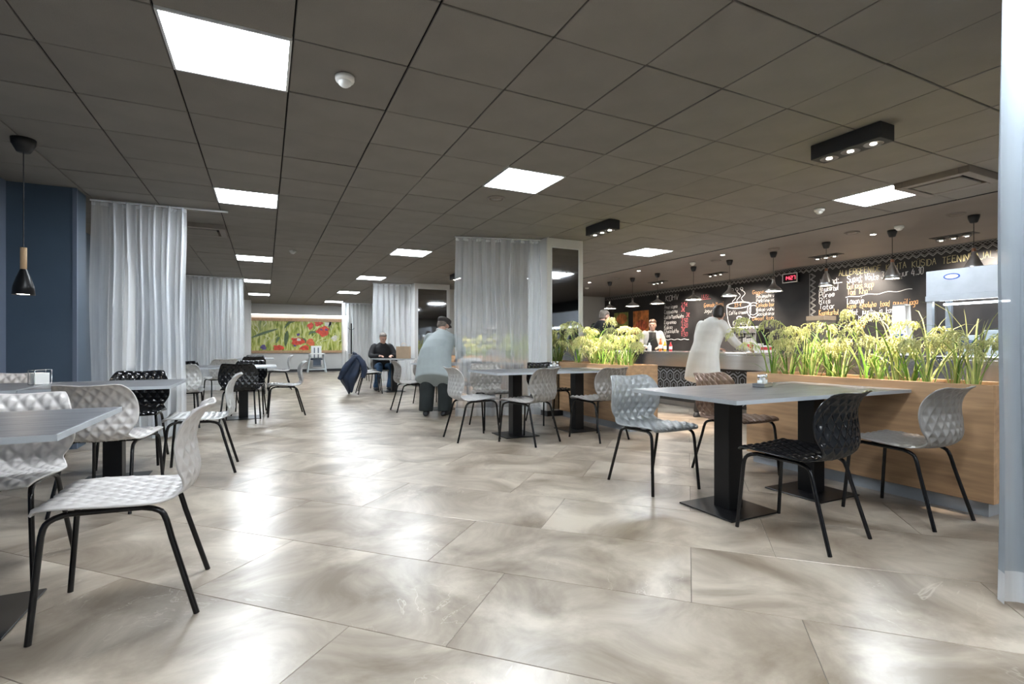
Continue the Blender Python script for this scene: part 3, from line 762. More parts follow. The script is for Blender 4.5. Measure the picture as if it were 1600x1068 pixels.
# ------------------------------------------------------------------ chalkboards
G_ = """A 00 27 40;13 33|B 00 07 37 46 34 04;34 43 41 30 00|C 46 37 17 06 01 10 30 41|D 00 07 27 45 42 20 00|E 47 07 00 40;04 34|F 47 07 00;04 34|G 46 37 17 06 01 10 30 41 43 23|H 07 00;47 40;04 44|I 17 10|J 37 31 20 10 01|K 07 00;47 04 40|L 07 00 40
M 00 07 24 47 40|N 00 07 40 47|O 17 06 01 10 30 41 46 37 17|P 00 07 37 46 44 33 03|R 00 07 37 46 44 33 03;23 40|S 46 37 17 06 05 14 34 43 41 30 10 01|T 07 47;27 20|U 07 01 10 30 41 47|V 07 20 47
a 34 14 03 01 10 20 32;34 31 30|b 07 00 20 31 33 24 04|c 33 24 14 03 01 10 20 31|d 37 30 10 01 03 14 34|e 02 32 33 24 14 03 01 10 20 31|f 37 27 16 10;04 24|g 34 14 03 01 10 30;34 3b 2c 0c|h 07 00;03 14 24 33 30|i 14 10 20;16 17|j 24 2b 1c 0c;26 27|k 07 00;34 02 30|l 17 11 20
m 00 04;03 14 23 20;23 34 43 40|n 00 04;03 14 24 33 30|o 14 03 01 10 20 31 33 24 14|p 04 0c;04 24 33 31 20 00|r 00 04;03 14 24|s 33 24 14 03 12 22 31 20 10 01|t 17 11 20 30;04 34|u 04 01 10 20 31;34 30|v 04 20 44|w 04 10 23 30 44|y 04 20;44 1c|z 04 34 00 30
0 17 06 01 10 20 31 36 27 17|1 05 17 10|2 06 17 27 36 34 00 30|3 07 37 24 33 31 20 10 01|4 27 02 42;35 30|5 37 07 04 24 33 31 20 00|6 37 14 02 01 10 20 31 33 24 04|7 07 37 10|8 14 05 06 17 27 36 35 24 14 03 01 10 20 31 33 24|9 33 13 05 06 17 27 36 33 20
. 10 11|, 11 0a|: 10 11;14 15|! 17 12;10 11|€ 46 37 27 15 12 20 30 41;04 34;03 33|- 03 33"""
GLY = {}
for ln in G_.split('\n'):
    for g in ln.split('|'):
        GLY[g[0]] = [[(int(p[0]), {'a': -1, 'b': -2, 'c': -3}.get(p[1], None) if p[1] in 'abc' else int(p[1])) for p in st.split()] for st in g[2:].split(';')]
for ch, base, mk in (('ä', 'a', ((0, 6), (2, 6))), ('ö', 'o', ((0, 6), (2, 6))), ('ü', 'u', ((0, 6), (2, 6))), ('Ü', 'U', ((1, 8), (3, 8)))): GLY[ch] = GLY[base]+[[(a_, b_), (a_, b_+.7)] for a_, b_ in mk]
GLY['š'] = GLY['s']+[[(.5, 7), (1.5, 6), (2.5, 7)]]
def chalk(parent, text, y, z, size, mat, x, shear=.22, width=None, name='chalk_text'):
    """single-stroke chalk lettering, cap height = size, running towards -Y"""
    k = size/7; rj = random.Random(text); cur = 0; strokes = []
    for ch in text:
        if ch == ' ': cur += 3; continue
        g = GLY[ch]; wd = max(p[0] for st in g for p in st)
        for st in g: strokes.append([(cur+px+.3*(py/7)*7*shear+rj.uniform(-.12, .12), py+rj.uniform(-.12, .12)) for px, py in (spline(st, 4*(len(st)-1)) if len(st) > 2 and ch.islower() else st)])
        cur += wd+1.35
    kx = (width/(cur*k)) if width else 1
    a1 = rj.uniform(0, 6); mb = MB()
    for st in strokes: hexline(mb, [(-px*k*kx, py*k+.06*size*math.sin(px*.35+a1)) for px, py in st], size*.038, 0)
    return mb.build(name, mat, parent, (x, y, z))
def chalkline(parent, pts, wd, mat, x, name='chalk_line'):
    mb = MB(); hexline(mb, pts, wd, 0); return mb.build(name, mat, parent, (x, 0, 0))
def lace(parent, y0, y1, x, z1=CE, h=.13):
    mb = MB(); n = max(1, round((y1-y0)/.115)); st = (y1-y0)/n; zt = z1-.004
    for i in range(n):
        a, b = y0+i*st, y0+(i+1)*st; m_ = (a+b)/2
        hexline(mb, [(a, zt-h*.62), (m_, zt-h), (b, zt-h*.62)], .006, 0)
        hexline(mb, [(a, zt-h*.45), (m_, zt-h*.8), (b, zt-h*.45)], .003, 0)
        hexline(mb, [(a, zt-h*.45), (m_, zt-.012), (b, zt-h*.45)], .003, 0)
        hexline(mb, [(a, zt-.012), (m_, zt-h*.42), (b, zt-.012)], .0025, 0)
    hexline(mb, [(y0, zt-.006), (y1, zt-.006)], .004, 0)
    tag(mb.build('lace_border', 'lace', parent, (x, 0, 0)), kind='stuff')
def vlace(parent, y, za, zb, x):
    mb = MB(); n = round((zb-za)/.115); st = (zb-za)/n; h = .09
    for i in range(n):
        a, b = za+i*st, za+(i+1)*st; m_ = (a+b)/2
        hexline(mb, [(y, a), (y-h, m_), (y, b)], .005, 0); hexline(mb, [(y+.02, a), (y-h*.6, m_), (y+.02, b)], .003, 0)
    hexline(mb, [(y+.03, za), (y+.03, zb)], .004, 0)
    tag(mb.build('lace_border', 'lace', parent, (x, 0, 0)), kind='stuff')
# left board: coffee
b1 = thing('chalkboard', 'chalkboard with the coffee price list and drawn cup', 'chalkboard', (0, 0, 0))
MB().cbox((9.975, 7.26, .9), (10, 13.6, CE), .002).build('panel', 'board', b1)
X1 = 9.972
lace(b1, 7.26, 13.6, X1)
chalk(b1, 'KOHV', 10.80, 2.26, .15, 'chalk_white', X1, .1, width=.50)
for tx, pr, z in (('Americano', '2.5€', 2.05), ('Cappucino', '3€', 1.92), ('LatteMacchiato', '3€', 1.77), ('Espresso', '2.50', 1.63), ('Kakao', '2.50', 1.49), ('Chocolatte', '3€', 1.38), ('Tee', '1.50', 1.26)):
    chalk(b1, tx, 10.86, z, .10, 'chalk_white', X1, width=.045*len(tx)+.1); chalk(b1, pr, 10.22 if len(tx) < 12 else 10.05, z+.02, .10, 'chalk_red', X1, width=.05*len(pr)+.04)
chalkline(b1, [(10.9-i*.05, 1.20+.012*math.sin(i*1.3)) for i in range(20)], .006, 'chalk_white', X1)
chalk(b1, 'UUS!', 9.52, 2.23, .09, 'chalk_red', X1); chalkline(b1, [(9.62, 2.2), (9.22, 2.2)], .005, 'chalk_red', X1)
chalk(b1, 'Grenade Maasi', 9.44, 2.0, .10, 'chalk_orange', X1, width=.62); chalk(b1, 'Jogurt kama', 9.44, 1.86, .09, 'chalk_white', X1); chalk(b1, 'Chai', 9.44, 1.6, .09, 'chalk_white', X1)
# cup drawing
cy = 8.40
def ell(c, rx, rz, a0, a1, n=24): return [(c[0]-rx*math.cos(lerp(a0, a1, i/n)), c[1]+rz*math.sin(lerp(a0, a1, i/n))) for i in range(n+1)]
for r_ in (1, .9): chalkline(b1, ell((cy, 1.98), .34*r_, .075*r_, 0, 2*PI), .007, 'chalk_white', X1, 'cup_rim')
chalkline(b1, [(cy+.34, 1.98), (cy+.33, 1.8), (cy+.29, 1.6), (cy+.22, 1.46), (cy-.22, 1.46), (cy-.29, 1.6), (cy-.33, 1.8), (cy-.34, 1.98)], .007, 'chalk_white', X1, 'cup_outline')
chalkline(b1, ell((cy-.40, 1.84), .16, .17, .9, 5.6), .007, 'chalk_white', X1, 'cup_handle'); chalkline(b1, ell((cy-.40, 1.84), .11, .11, .9, 6.6), .006, 'chalk_white', X1, 'cup_handle')
for s in range(3):
    o = (s-1)*.13
    chalkline(b1, [(cy+o+.05*math.sin(i*.55+s), 2.07+i*.02) for i in range(14)]+[(cy+o+.05+.04*math.cos(i*.6), 2.35+.04*math.sin(i*.6)) for i in range(9)], .006, 'chalk_white', X1, 'steam_curl')
chalk(b1, '3,5 €', cy+.12, 1.95, .075, 'chalk_orange', X1); chalk(b1, 'Caffe crema', cy+.27, 1.77, .085, 'chalk_white', X1, width=.5); chalk(b1, 'Espresso', cy+.16, 1.52, .085, 'chalk_white', X1)
chalkline(b1, ell((cy-.02, 1.68), .07, .035, 0, 2*PI, 12), .012, 'chalk_white', X1, 'coffee_bean')
for i, (tx, c) in enumerate((('Gogosokolaad', 'orange'), ('Pohjamaahe vanill', 'white'), ('Pahkline vaarik', 'white'), ('Colada banaan', 'orange'), ('Kakao vahukoor', 'white'), ('Soolakaramell', 'white'), ('Decaf kohv', 'orange'))):
    chalk(b1, tx, 8.02 if i in (0, 6) else 7.92, 2.20-i*.099, .08, 'chalk_'+c, X1, width=.62 if i else .7)
# middle board with clock
b2 = thing('chalkboard', 'narrow empty chalkboard behind the digital clock', 'chalkboard')
MB().cbox((9.675, 6.42, .9), (9.70, 7.25, CE), .002).build('panel', 'board', b2)
lace(b2, 6.42, 7.25, 9.672); vlace(b2, 6.44, 1.3, 2.45, 9.672)
# right board: food
b3 = thing('chalkboard', 'large chalkboard with the handwritten soup and dish menu', 'chalkboard')
MB().cbox((9.675, -1.5, .9), (9.70, 6.415, CE), .002).build('panel', 'board', b3)
X3 = 9.672
lace(b3, -1.5, 6.415, X3)
chalk(b3, 'ALLERGEENIDE  KOHTA  KÜSIDA  TEENINDAJALT', 5.90, 2.335, .105, 'chalk_yellow', X3, .05, width=2.34)
chalk(b3, 'Lisand:', 6.26, 2.22, .10, 'chalk_white', X3, width=.36); chalkline(b3, [(6.0, 2.205), (5.84, 2.215)], .005, 'chalk_white', X3)
for i, (tx, c) in enumerate((('Ahjukartul', 'white'), ('Püree', 'white'), ('Riis', 'white'), ('Tatar', 'white'), ('Koorekartul', 'orange'))):
    chalk(b3, tx, 6.28, 2.08-i*.115, .10, 'chalk_'+c, X3, width=.38 if i in (0, 4) else None)
for tx, z, s, c, wd in (('Supid: Väike 3.00  suur 4.30', 2.20, .12, 'white', 1.22), ('Guljašš supp', 2.075, .115, 'orange', .46), ('Tom  Kha', 1.965, .115, 'orange', .36), ('Lasanje', 1.80, .105, 'white', .30),
                    ('Kana  lihaleha  toad  puuviljaga', 1.72, .095, 'orange', 1.14), ('Salat  juustu  ja  kastmega', 1.60, .10, 'white', .98), ('Maitse  Hautis', 1.48, .09, 'white', .52), ('Vis', 1.36, .09, 'orange', .12)):
    chalk(b3, tx, 5.75 if z > 1.5 else 5.55, z, s, 'chalk_'+c, X3, width=wd)
chalkline(b3, [(5.78-i*.045, 1.925+i*.002+.012*math.sin(i*.9)) for i in range(25)], .005, 'chalk_white', X3)
# clock
t = thing('digital_clock', 'red digital wall clock reading 14:27 in a pale frame', 'clock', (9.60, 6.84, 2.41))
MB().cbox((0, -.165, -.095), (.07, .165, .095), .004).build('case', 'black_metal', t)
fr = MB()
for a, b in (((-.006, -.165, -.095), (0, .165, -.08)), ((-.006, -.165, .08), (0, .165, .095)), ((-.006, -.165, -.08), (0, -.15, .08)), ((-.006, .15, -.08), (0, .165, .08))): fr.box(a, b)
fr.build('bezel', 'paper', t)
SEG = {'1': 'bc', '4': 'fgbc', '2': 'abged', '7': 'abc'}
def digit(ch, y):
    w_, h_, k = .022, .035, .0045; mb = MB()
    S = {'a': ((-w_, h_*2-k), (w_, h_*2+k)), 'g': ((-w_, h_-k), (w_, h_+k)), 'd': ((-w_, -k), (w_, k)), 'f': ((-w_-k, h_), (-w_+k, 2*h_)), 'e': ((-w_-k, 0), (-w_+k, h_)), 'b': ((w_-k, h_), (w_+k, 2*h_)), 'c': ((w_-k, 0), (w_+k, h_))}
    for s in SEG[ch]:
        (a0, z0), (a1, z1) = S[s]; mb.box((-.004, y-a1, z0-h_), (-.001, y-a0, z1-h_))
    mb.build('digit', 'digit_red', t)
for ch, y in zip('1427', (.10, .04, -.035, -.095)): digit(ch, y)
MB().box((-.004, -.001, .012), (-.001, .007, .02)).box((-.004, -.001, -.02), (-.001, .007, -.012)).build('colon', 'digit_red', t)
# food posters
for y0, y1, z0, mt, lb in ((12.42, 13.1, 1.62, 'food_green', 'small green and yellow food picture on the chalkboard wall'), (11.5, 12.18, 1.38, 'food_orange', 'orange food picture on the chalkboard wall')):
    t = thing('poster', lb, 'poster', (9.96, y0, z0))
    MB().cbox((0, 0, 0), (.014, y1-y0, 2.06-z0), .002).build('print', mt, t)
    rd = random.Random(int(y0*10))
    MB().prism([(.30+.26*math.cos(a*PI/8)*(1+.1*math.sin(3*a)), .24+.17*math.sin(a*PI/8)) for a in range(16)], 0, -.0015, 0).build('printed_food', 'red_food' if mt == 'food_orange' else 'food_orange', t)

# ------------------------------------------------------------------ display cabinet and bar goods
t = thing('display_cabinet', 'tall stainless display cabinet with lit glass front at right', 'display cabinet', (6.72, 1.05, .93))
LY = 2.08; HT = .94
MB().cbox((0, 0, .66), (.45, LY, HT), .005).build('canopy', 'zinc', t)
MB().cbox((-.015, 0, .60), (.03, LY, .66), .003).build('light_trim', 'zinc', t)
for y in (LY-.06, LY-1.0, 0): MB().cbox((0, y, 0), (.05, y+.055, .66), .003).build('post', 'zinc', t)
for y in (LY-.06, 0): MB().cbox((.40, y, 0), (.45, y+.055, .66), .003).build('post', 'zinc', t)
for y0, y1 in ((LY-.94, LY-.06), (.06, LY-1.0)):
    MB().box((.018, y0, .01), (.024, y1, .60)).build('front_glass', 'glass', t)
    MB().box((.06, y0, .31), (.40, y1, .318)).build('glass_shelf', 'glass', t)
    for z in (.615, .57): MB().tube([(.12+(.6-z)*2, y0+.03, z), (.12+(.6-z)*2, y1-.03, z)], .011, 8).build('light_tube', 'tube_light', t)
def oval(ry, rz, x0, x1): return MB().prism([(ry*math.cos(2*PI*i/28), rz*math.sin(2*PI*i/28)) for i in range(28)], 0, x0, x1)
bo = oval(.075, .034, -.003, 0).build('badge', 'blue_print', t, (0, LY-.24, .86))
oval(.060, .022, -.0045, -.003).build('badge_field', 'paper', bo)
def box_item(name, label, cat, x, y, z, sx, sy, sz, mat, band=None, lid=None):
    t = thing(name, label, cat, (x, y, z))
    MB().cbox((-sx/2, -sy/2, 0), (sx/2, sy/2, sz), .004).build('body', mat, t)
    if band: MB().box((-sx/2-.001, -sy/2-.001, sz*.35), (sx/2+.001, sy/2+.001, sz*.75)).build('printed_band', band, t)
    if lid: MB().cbox((-sx/2-.004, -sy/2-.004, sz*.9), (sx/2+.004, sy/2+.004, sz+.01), .003).build('lid', lid, t)
    return t
box_item('carton', 'white carton with blue band inside the display cabinet', 'box', 6.95, 2.82, .931, .12, .12, .22, 'paper', 'blue_print')
box_item('carton', 'plain white carton inside the display cabinet', 'box', 6.95, 2.5, .931, .16, .34, .26, 'paper', None, 'white_plastic')
box_item('carton', 'bright yellow box inside the display cabinet', 'box', 6.95, 1.92, .931, .14, .30, .24, 'yellow_box', 'orange_drink')
box_item('drink_dispenser', 'brown dispenser standing behind the grass plants', 'dispenser', 6.85, 4.42, .93, .26, .24, .50, 'dispenser', None, 'kraft')
t = thing('menu_stand', 'white leaning menu stand beside the display cabinet', 'menu stand', (6.62, 3.35, .93))
MB().prism([(-.10, 0), (.10, 0), (.06, .58), (-.06, .58)], 0, -.012, 0).build('front_board', 'paper', t)
MB().prism([(-.10, 0), (.10, 0), (.06, .57), (-.06, .57)], 0, .10, .11).build('rear_board', 'paper', t)
MB().box((-.012, -.06, .57), (.11, .06, .585)).build('top_fold', 'paper', t)
MB().prism([(-.05, .16), (.05, .16), (.05, .24), (-.05, .24)], 0, -.0135, -.012).build('print', 'blue_print', t)
# coffee machine
t = thing('coffee_machine', 'steel coffee machine under the drawn cup', 'coffee machine', (9.35, 7.70, .90))
MB().cbox((0, -.27, .40), (.42, .27, .50), .006).build('cup_warmer', 'steel', t)
MB().cbox((.2, -.25, 0), (.42, .25, .40), .006).build('body', 'steel_dark', t)
for s in (-1, 1): MB().cbox((0, s*.26-.012, 0), (.42, s*.26+.012, .40), .004).build('side_panel', 'steel', t)
for k in range(9): MB().cbox((.185, -.22+k*.05, .06), (.2, -.185+k*.05, .38), .002).build('slat', 'paper', t)
MB().cbox((-.04, -.26, 0), (.2, .26, .04), .004).build('drip_tray', 'steel', t)
for s in (-.1, .1): MB().tube([(.1, s, .40), (.1, s, .32), (.02, s, .31), (-.08, s, .30)], .014, 8).build('group_handle', 'black_metal', t)
cup_me = MB().lathe([(0, 0), (.022, 0), (.034, .05), (.031, .05), (.02, .005), (0, .005)], 16)
for k in range(6):
    t = thing('coffee_cup', ['first', 'second', 'third', 'fourth', 'fifth', 'sixth'][k]+' white cup from the right on the coffee machine', 'cup', (9.45, 7.48+k*.088, 1.401), 0, 'white coffee cups on the coffee machine')
    mkobj('bowl', cup_me.mesh('bowl'), 'white_plastic', t)
    MB().tube([(.032, 0, .042), (.05, 0, .038), (.05, 0, .02), (.027, 0, .014)], .004, 6).build('handle', 'white_plastic', t)
box_item('paper_stack', 'stack of blue printed leaflets right of the coffee machine', 'leaflets', 9.35, 7.15, .90, .2, .28, .05, 'paper', 'blue_print')
# bottles and small goods on the worktop
def bottle(x, y, z, h, r, mat, cap, label):
    t = thing('bottle', label, 'bottle', (x, y, z), 0, 'bottles on the worktop')
    MB().lathe([(0, 0), (r, 0), (r, h*.6), (r*.45, h*.78), (r*.4, h*.95), (0, h*.95)], 16).build('body', mat, t)
    MB().lathe([(r*.45, h*.93), (r*.45, h), (0, h)], 12).build('cap', cap, t)
    MB().lathe([(r+.001, h*.2), (r+.001, h*.5)], 16).build('label', 'paper', t)
bottle(6.9, 7.62, .93, .24, .032, 'orange_drink', 'red_print', 'tallest orange juice bottle on the bar')
bottle(6.9, 7.50, .93, .20, .03, 'yellow_box', 'white_plastic', 'yellow bottle between orange and red bottles on the bar')
bottle(6.95, 7.40, .93, .18, .03, 'red_print', 'black_matt', 'short red bottle on the bar')
bottle(6.85, 7.88, .93, .16, .04, 'white_plastic', 'white_plastic', 'squat white bottle in front of the barista')
for k in range(3): box_item('takeaway_carton', ['small white carton right of the pale-coated person', 'second small carton right of the pale-coated person', 'small red-banded carton by the pale-coated person'][k], 'carton', 6.95, 5.62-.14*k, .93, .1, .11, .17-.03*k, 'paper', ('red_print', None, 'red_print')[k])
# wall pictures
for x, lb in ((5.1, 'left framed picture on the back wall seen through the curtain'), (5.95, 'right framed picture on the back wall seen through the curtain')):
    t = thing('framed_picture', lb, 'picture', (x, 13.62, 1.5))
    fr = MB()
    for a, b in (((-.22, 0, 0), (.22, .025, .02)), ((-.22, 0, .53), (.22, .025, .55)), ((-.22, 0, .02), (-.2, .025, .53)), ((.2, 0, .02), (.22, .025, .53))): fr.box(a, b)
    fr.build('frame', 'zinc', t); MB().box((-.2, .01, .02), (.2, .02, .53)).build('mat_board', 'paper', t); MB().box((-.11, .008, .14), (.11, .0105, .4)).build('print', 'zinc', t)

# ------------------------------------------------------------------ poppy mural on the far wall
t = thing('mural', 'wide wood-framed poppy meadow picture on the far wall', 'picture', (0, 21.66, 0))
MX0, MX1, MZ0, MZ1 = -1.0, 2.86, .74, 2.10
MB().box((MX0+.06, .0, MZ0+.10), (MX1-.03, .03, MZ1-.12)).build('print', 'mural_print', t)
fr = t
for a, b in (((MX0, -.03, MZ0), (MX1, .04, MZ0+.10)), ((MX0, -.03, MZ1-.12), (MX1, .04, MZ1)), ((MX0, -.03, MZ0+.10), (MX0+.06, .04, MZ1-.12)), ((MX1-.03, -.03, MZ0+.10), (MX1, .04, MZ1-.12))): MB().cbox(a, b, .004).build('frame_rail', 'oak', t)
def mp(zx, zy): return (-.768+zx*.002825, 2.736-zy*.003)
def blob(zx, zy, r, mat, seed, dy, asp=.8, name='printed_poppy'):
    rd = random.Random(seed); c = mp(zx, zy); R_ = r*.003; a0 = rd.uniform(0, 6)
    pts = [(c[0]+R_*(1+.22*math.sin(3*a+a0)+.12*math.sin(7*a+2*a0))*math.cos(a), c[1]+asp*R_*(1+.2*math.sin(2*a+a0)+.12*math.sin(6*a))*math.sin(a)) for a in [2*PI*i/22 for i in range(22)]]
    pts = [(min(max(x, MX0+.07), MX1-.04), min(max(z, MZ0+.11), MZ1-.13)) for x, z in pts]
    MB().prism(pts, 1, -dy, 0).build(name, mat, t)
def stroke(pts, wd, mat, dy, name='printed_leaf'):
    P_ = spline([mp(*p) for p in pts], 12); n = len(P_); A, B = [], []
    for i in range(n):
        a, b = P_[max(i-1, 0)], P_[min(i+1, n-1)]; l = math.hypot(b[0]-a[0], b[1]-a[1]) or 1; w_ = wd*math.sin(PI*(i+.3)/(n-.4))+.004
        A.append((P_[i][0]-(b[1]-a[1])/l*w_, P_[i][1]+(b[0]-a[0])/l*w_)); B.append((P_[i][0]+(b[1]-a[1])/l*w_, P_[i][1]-(b[0]-a[0])/l*w_))
    mb = MB(); V = [(x, -dy, z) for x, z in A]+[(x, -dy, z) for x, z in B]
    mb.add(V, [(i, i+1, n+i+1, n+i) for i in range(n-1)]); mb.build(name, mat, t)
rd = random.Random(5)
for k in range(26):
    x = rd.uniform(100, 1240); y = rd.uniform(330, 620); stroke([(x, y), (x+rd.uniform(-30, 50), y-60), (x+rd.uniform(-40, 110), y-rd.uniform(90, 150))], .012, 'mural_pale', .0015, 'printed_grass')
for a, b, c in (((100, 470), (250, 410), (430, 352)), ((510, 345), (570, 270), (660, 245)), ((820, 430), (860, 390), (925, 395)), ((400, 540), (430, 480), (445, 455)), ((740, 470), (770, 500), (775, 540))): stroke([a, b, c], .045, 'mural_leaf', .003)
stroke([(545, 375), (535, 460), (520, 580)], .075, 'mural_leaf', .003)
for k, (x, y, r, m_, asp) in enumerate(((1015, 380, 80, 'poppy', .75), (948, 275, 50, 'poppy', .8), (845, 310, 38, 'poppy', 1.1), (672, 515, 78, 'poppy', .75), (430, 600, 60, 'poppy', .75), (845, 525, 52, 'poppy_light', .85), (770, 605, 58, 'poppy', .6), (690, 636, 70, 'poppy_light', .2))):
    blob(x, y, r, m_, k, .004, asp)
for k, (x, y, r, m_) in enumerate(((1050, 355, 16, 'mural_violet'), (985, 355, 14, 'mural_violet'), (250, 590, 34, 'mural_violet'), (685, 425, 20, 'mural_violet'), (640, 570, 16, 'mural_violet'), (1070, 275, 42, 'mural_white'), (1165, 470, 38, 'mural_white'), (690, 490, 24, 'mural_white'))): blob(x, y, r, m_, 40+k, .006, .9, 'printed_bloom')
stroke([(1085, 320), (1105, 280), (1112, 240)], .04, 'mural_violet', .006, 'printed_bloom')
struct(MB().box((-1.25, 21.42, 2.235), (3.05, 21.7, CE+.02)).build('trim_1', 'white_wall'), 'white bulkhead above the poppy mural')
t = thing('led_strip', 'glowing light strip framing the top and right of the mural', 'light', (0, 21.60, 0))
MB().box((-1.15, -.02, 2.205), (3.0, .02, 2.232)).build('top_strip', 'led_strip', t)
MB().box((2.965, -.02, .85), (3.0, .02, 2.205)).build('side_strip', 'led_strip', t)
MB().box((3.0, -.06, .1), (3.05, .09, 2.235)).build('side_profile', 'frame_white', t)

# ------------------------------------------------------------------ high chair, coat stand, coat, bag
t = thing('high_chair', 'grey baby high chair in front of the poppy mural', 'high chair', (1.78, 20.9, 0))
for sx in (-1, 1):
    MB().tube([(sx*.33, -.28, .01), (sx*.24, -.04, .62)], .02, 8).build('leg', 'highchair', t)
    MB().tube([(sx*.33, .28, .01), (sx*.24, .02, .62)], .02, 8).build('leg', 'highchair', t)
    MB().cbox((sx*.25-.02, -.2, .60), (sx*.25+.02, .2, .70), .008).build('armrest', 'highchair', t)
MB().tube([(-.31, -.235, .12), (.31, -.235, .12)], .025, 8).build('cross_bar', 'highchair', t)
MB().cbox((-.2, -.2, .48), (.2, .18, .54), .01).build('seat', 'strap', t)
MB().cbox((-.19, .14, .54), (.19, .20, 1.02), .02).build('backrest', 'paper', t)
MB().cbox((-.27, -.38, .70), (.27, -.12, .74), .012).build('tray', 'paper', t)
MB().cbox((-.15, -.32, .24), (.15, -.2, .27), .005).build('footrest', 'strap', t)
MB().cbox((-.14, -.21, .28), (.14, -.19, .5), .004).build('calf_panel', 'strap', t)
for sx in (-1, 1): MB().box((sx*.07-.018, .125, .55), (sx*.07+.018, .14, .95)).build('harness_strap', 'strap', t)
t = thing('coat_stand', 'slim black coat stand before the farthest curtain', 'coat stand', (2.48, 16.9, 0))
MB().lathe([(0, 0), (.18, 0), (.18, .012), (.03, .03), (0, .03)], 24).build('base', 'black_metal', t)
MB().tube([(0, 0, .02), (0, 0, 1.74)], .022, 10).build('pole', 'black_metal', t)
for k in range(4):
    a = k*PI/2; c, s = math.cos(a), math.sin(a); MB().tube([(0, 0, 1.55), (.06*c, .06*s, 1.55), (.09*c, .09*s, 1.6)], .008, 6).build('hook', 'black_metal', t)
# coat draped over a chair back (chair at 2.02, 11.27 facing +X; its back top is near x 1.73, z .80)
def coat():
    t = thing('coat', 'navy blue coat hung over a chair back', 'coat', (1.73, 11.27, 0))
    n = 40; V = []; it = [(.845, .0, .05, .16), (.83, .0, .07, .20), (.76, .01, .10, .23), (.66, .0, .14, .25), (.54, -.05, .18, .27), (.42, -.10, .20, .27), (.32, -.11, .17, .25), (.22, -.09, .12, .20), (.12, -.08, .07, .13), (.09, -.08, .05, .10)]
    it = spline(it, 30)
    for k, (z, cx, a, b) in enumerate(it):
        u = k/30
        for j in range(n):
            q = 2*PI*j/n; r_ = 1+u*(.16*math.sin(5*q+3*u)+.08*math.sin(11*q+5*u))
            V.append((cx+a*r_*math.cos(q), b*r_*math.sin(q), z+u*.06*math.sin(q*2+1)+u*.10*math.cos(q)))
    F = [(i*n+j, (i+1)*n+j, (i+1)*n+(j+1) % n, i*n+(j+1) % n) for i in range(30) for j in range(n)]+[tuple(range(n)), tuple(range(31*n-1, 30*n-1, -1))]
    MB().add(V, F, True).build('coat_body', 'navy', t)
    MB().tube(spline([(.03, -.20, .80), (.12, -.27, .66), (.15, -.26, .50), (.12, -.24, .36)], 10), [.05]*3+[.062]*5+[.05]*3, 12).build('sleeve', 'navy', t)
    MB().tube(spline([(-.05, -.22, .78), (-.20, -.25, .62), (-.28, -.20, .46), (-.33, -.14, .34)], 10), [.05]*3+[.065]*5+[.05]*3, 12).build('sleeve', 'navy', t)
    MB().tube(spline([(.0, -.13, .85), (-.03, 0, .88), (0, .13, .85)], 8), .026, 10).build('collar', 'navy', t)
coat()
t = thing('paper_bag', 'brown paper carrier bag on the seated person\'s table', 'bag', (2.80, 11.36, .7455), -.45)
bg = MB(); hw, hd, h = .15, .075, .27
bg.add([(-hw, -hd, 0), (hw, -hd, 0), (hw, hd, 0), (-hw, hd, 0), (-hw, -hd, h), (hw, -hd, h), (hw, hd, h), (-hw, hd, h), (-hw+.02, 0, 0), (hw-.02, 0, 0), (-hw+.03, 0, h), (hw-.03, 0, h)],
       [(3, 2, 9, 1, 0, 8), (0, 1, 5, 4), (2, 3, 7, 6), (1, 9, 11, 5), (9, 2, 6, 11), (3, 8, 10, 7), (8, 0, 4, 10)])
bg.build('bag_body', 'kraft', t)
for s in (-1, 1): MB().tube(spline([(-.05, s*.07, h-.02), (-.045, s*.07, h+.05), (0, s*.07, h+.075), (.045, s*.07, h+.05), (.05, s*.07, h-.02)], 12), .004, 6).build('handle', 'kraft', t)

# ------------------------------------------------------------------ people
def rings(mb, items, n=16):
    V = []
    for c, a, b in items:
        c, a, b = Vector(c), Vector(a), Vector(b)
        V += [c+a*math.cos(2*PI*j/n)+b*math.sin(2*PI*j/n) for j in range(n)]
    k = len(items)
    F = [(i*n+j, i*n+(j+1) % n, (i+1)*n+(j+1) % n, (i+1)*n+j) for i in range(k-1) for j in range(n)]
    F += [tuple(range(n-1, -1, -1)), tuple(range((k-1)*n, k*n))]
    mb.add(V, F, True)
def blobe(mb, c, a, b, u, n=12, m=8):
    c, a, b, u = map(Vector, (c, a, b, u)); it = []
    for i in range(m+1):
        q = -PI/2+PI*i/m; k = max(math.cos(q), .05); it.append((c+u*math.sin(q), a*k, b*k))
    rings(mb, it, n)
def limb(mb, pts, rad, n=12, flat=False):
    """tapered limb with rounded ends"""
    P_ = [Vector(p) for p in pts]; k = len(P_)
    sm = spline([tuple(p)+(r,) for p, r in zip(P_, rad)], (k-1)*5)
    mb.tube([s[:3] for s in sm], [max(s[3], .003) for s in sm], n)
    for e in ((0,) if flat else (0, -1)):
        r = rad[e]; blobe(mb, P_[e], (r, 0, 0), (0, r, 0), (0, 0, r), 10, 6)
def fuse(mb, name, mat, parent, voxel=.011, it=6):
    o = mb.build('tmp', mat, None)
    r = o.modifiers.new('r', 'REMESH'); r.mode = 'VOXEL'; r.voxel_size = voxel; r.use_smooth_shade = True
    s = o.modifiers.new('s', 'SMOOTH'); s.iterations = it; s.factor = .5
    bpy.context.view_layer.update()
    me = bpy.data.meshes.new_from_object(o.evaluated_get(bpy.context.evaluated_depsgraph_get()))
    bpy.data.objects.remove(o); me.name = name
    me.polygons.foreach_set('use_smooth', [True]*len(me.polygons)); me.materials.clear()
    return mkobj(name, me, mat, parent)
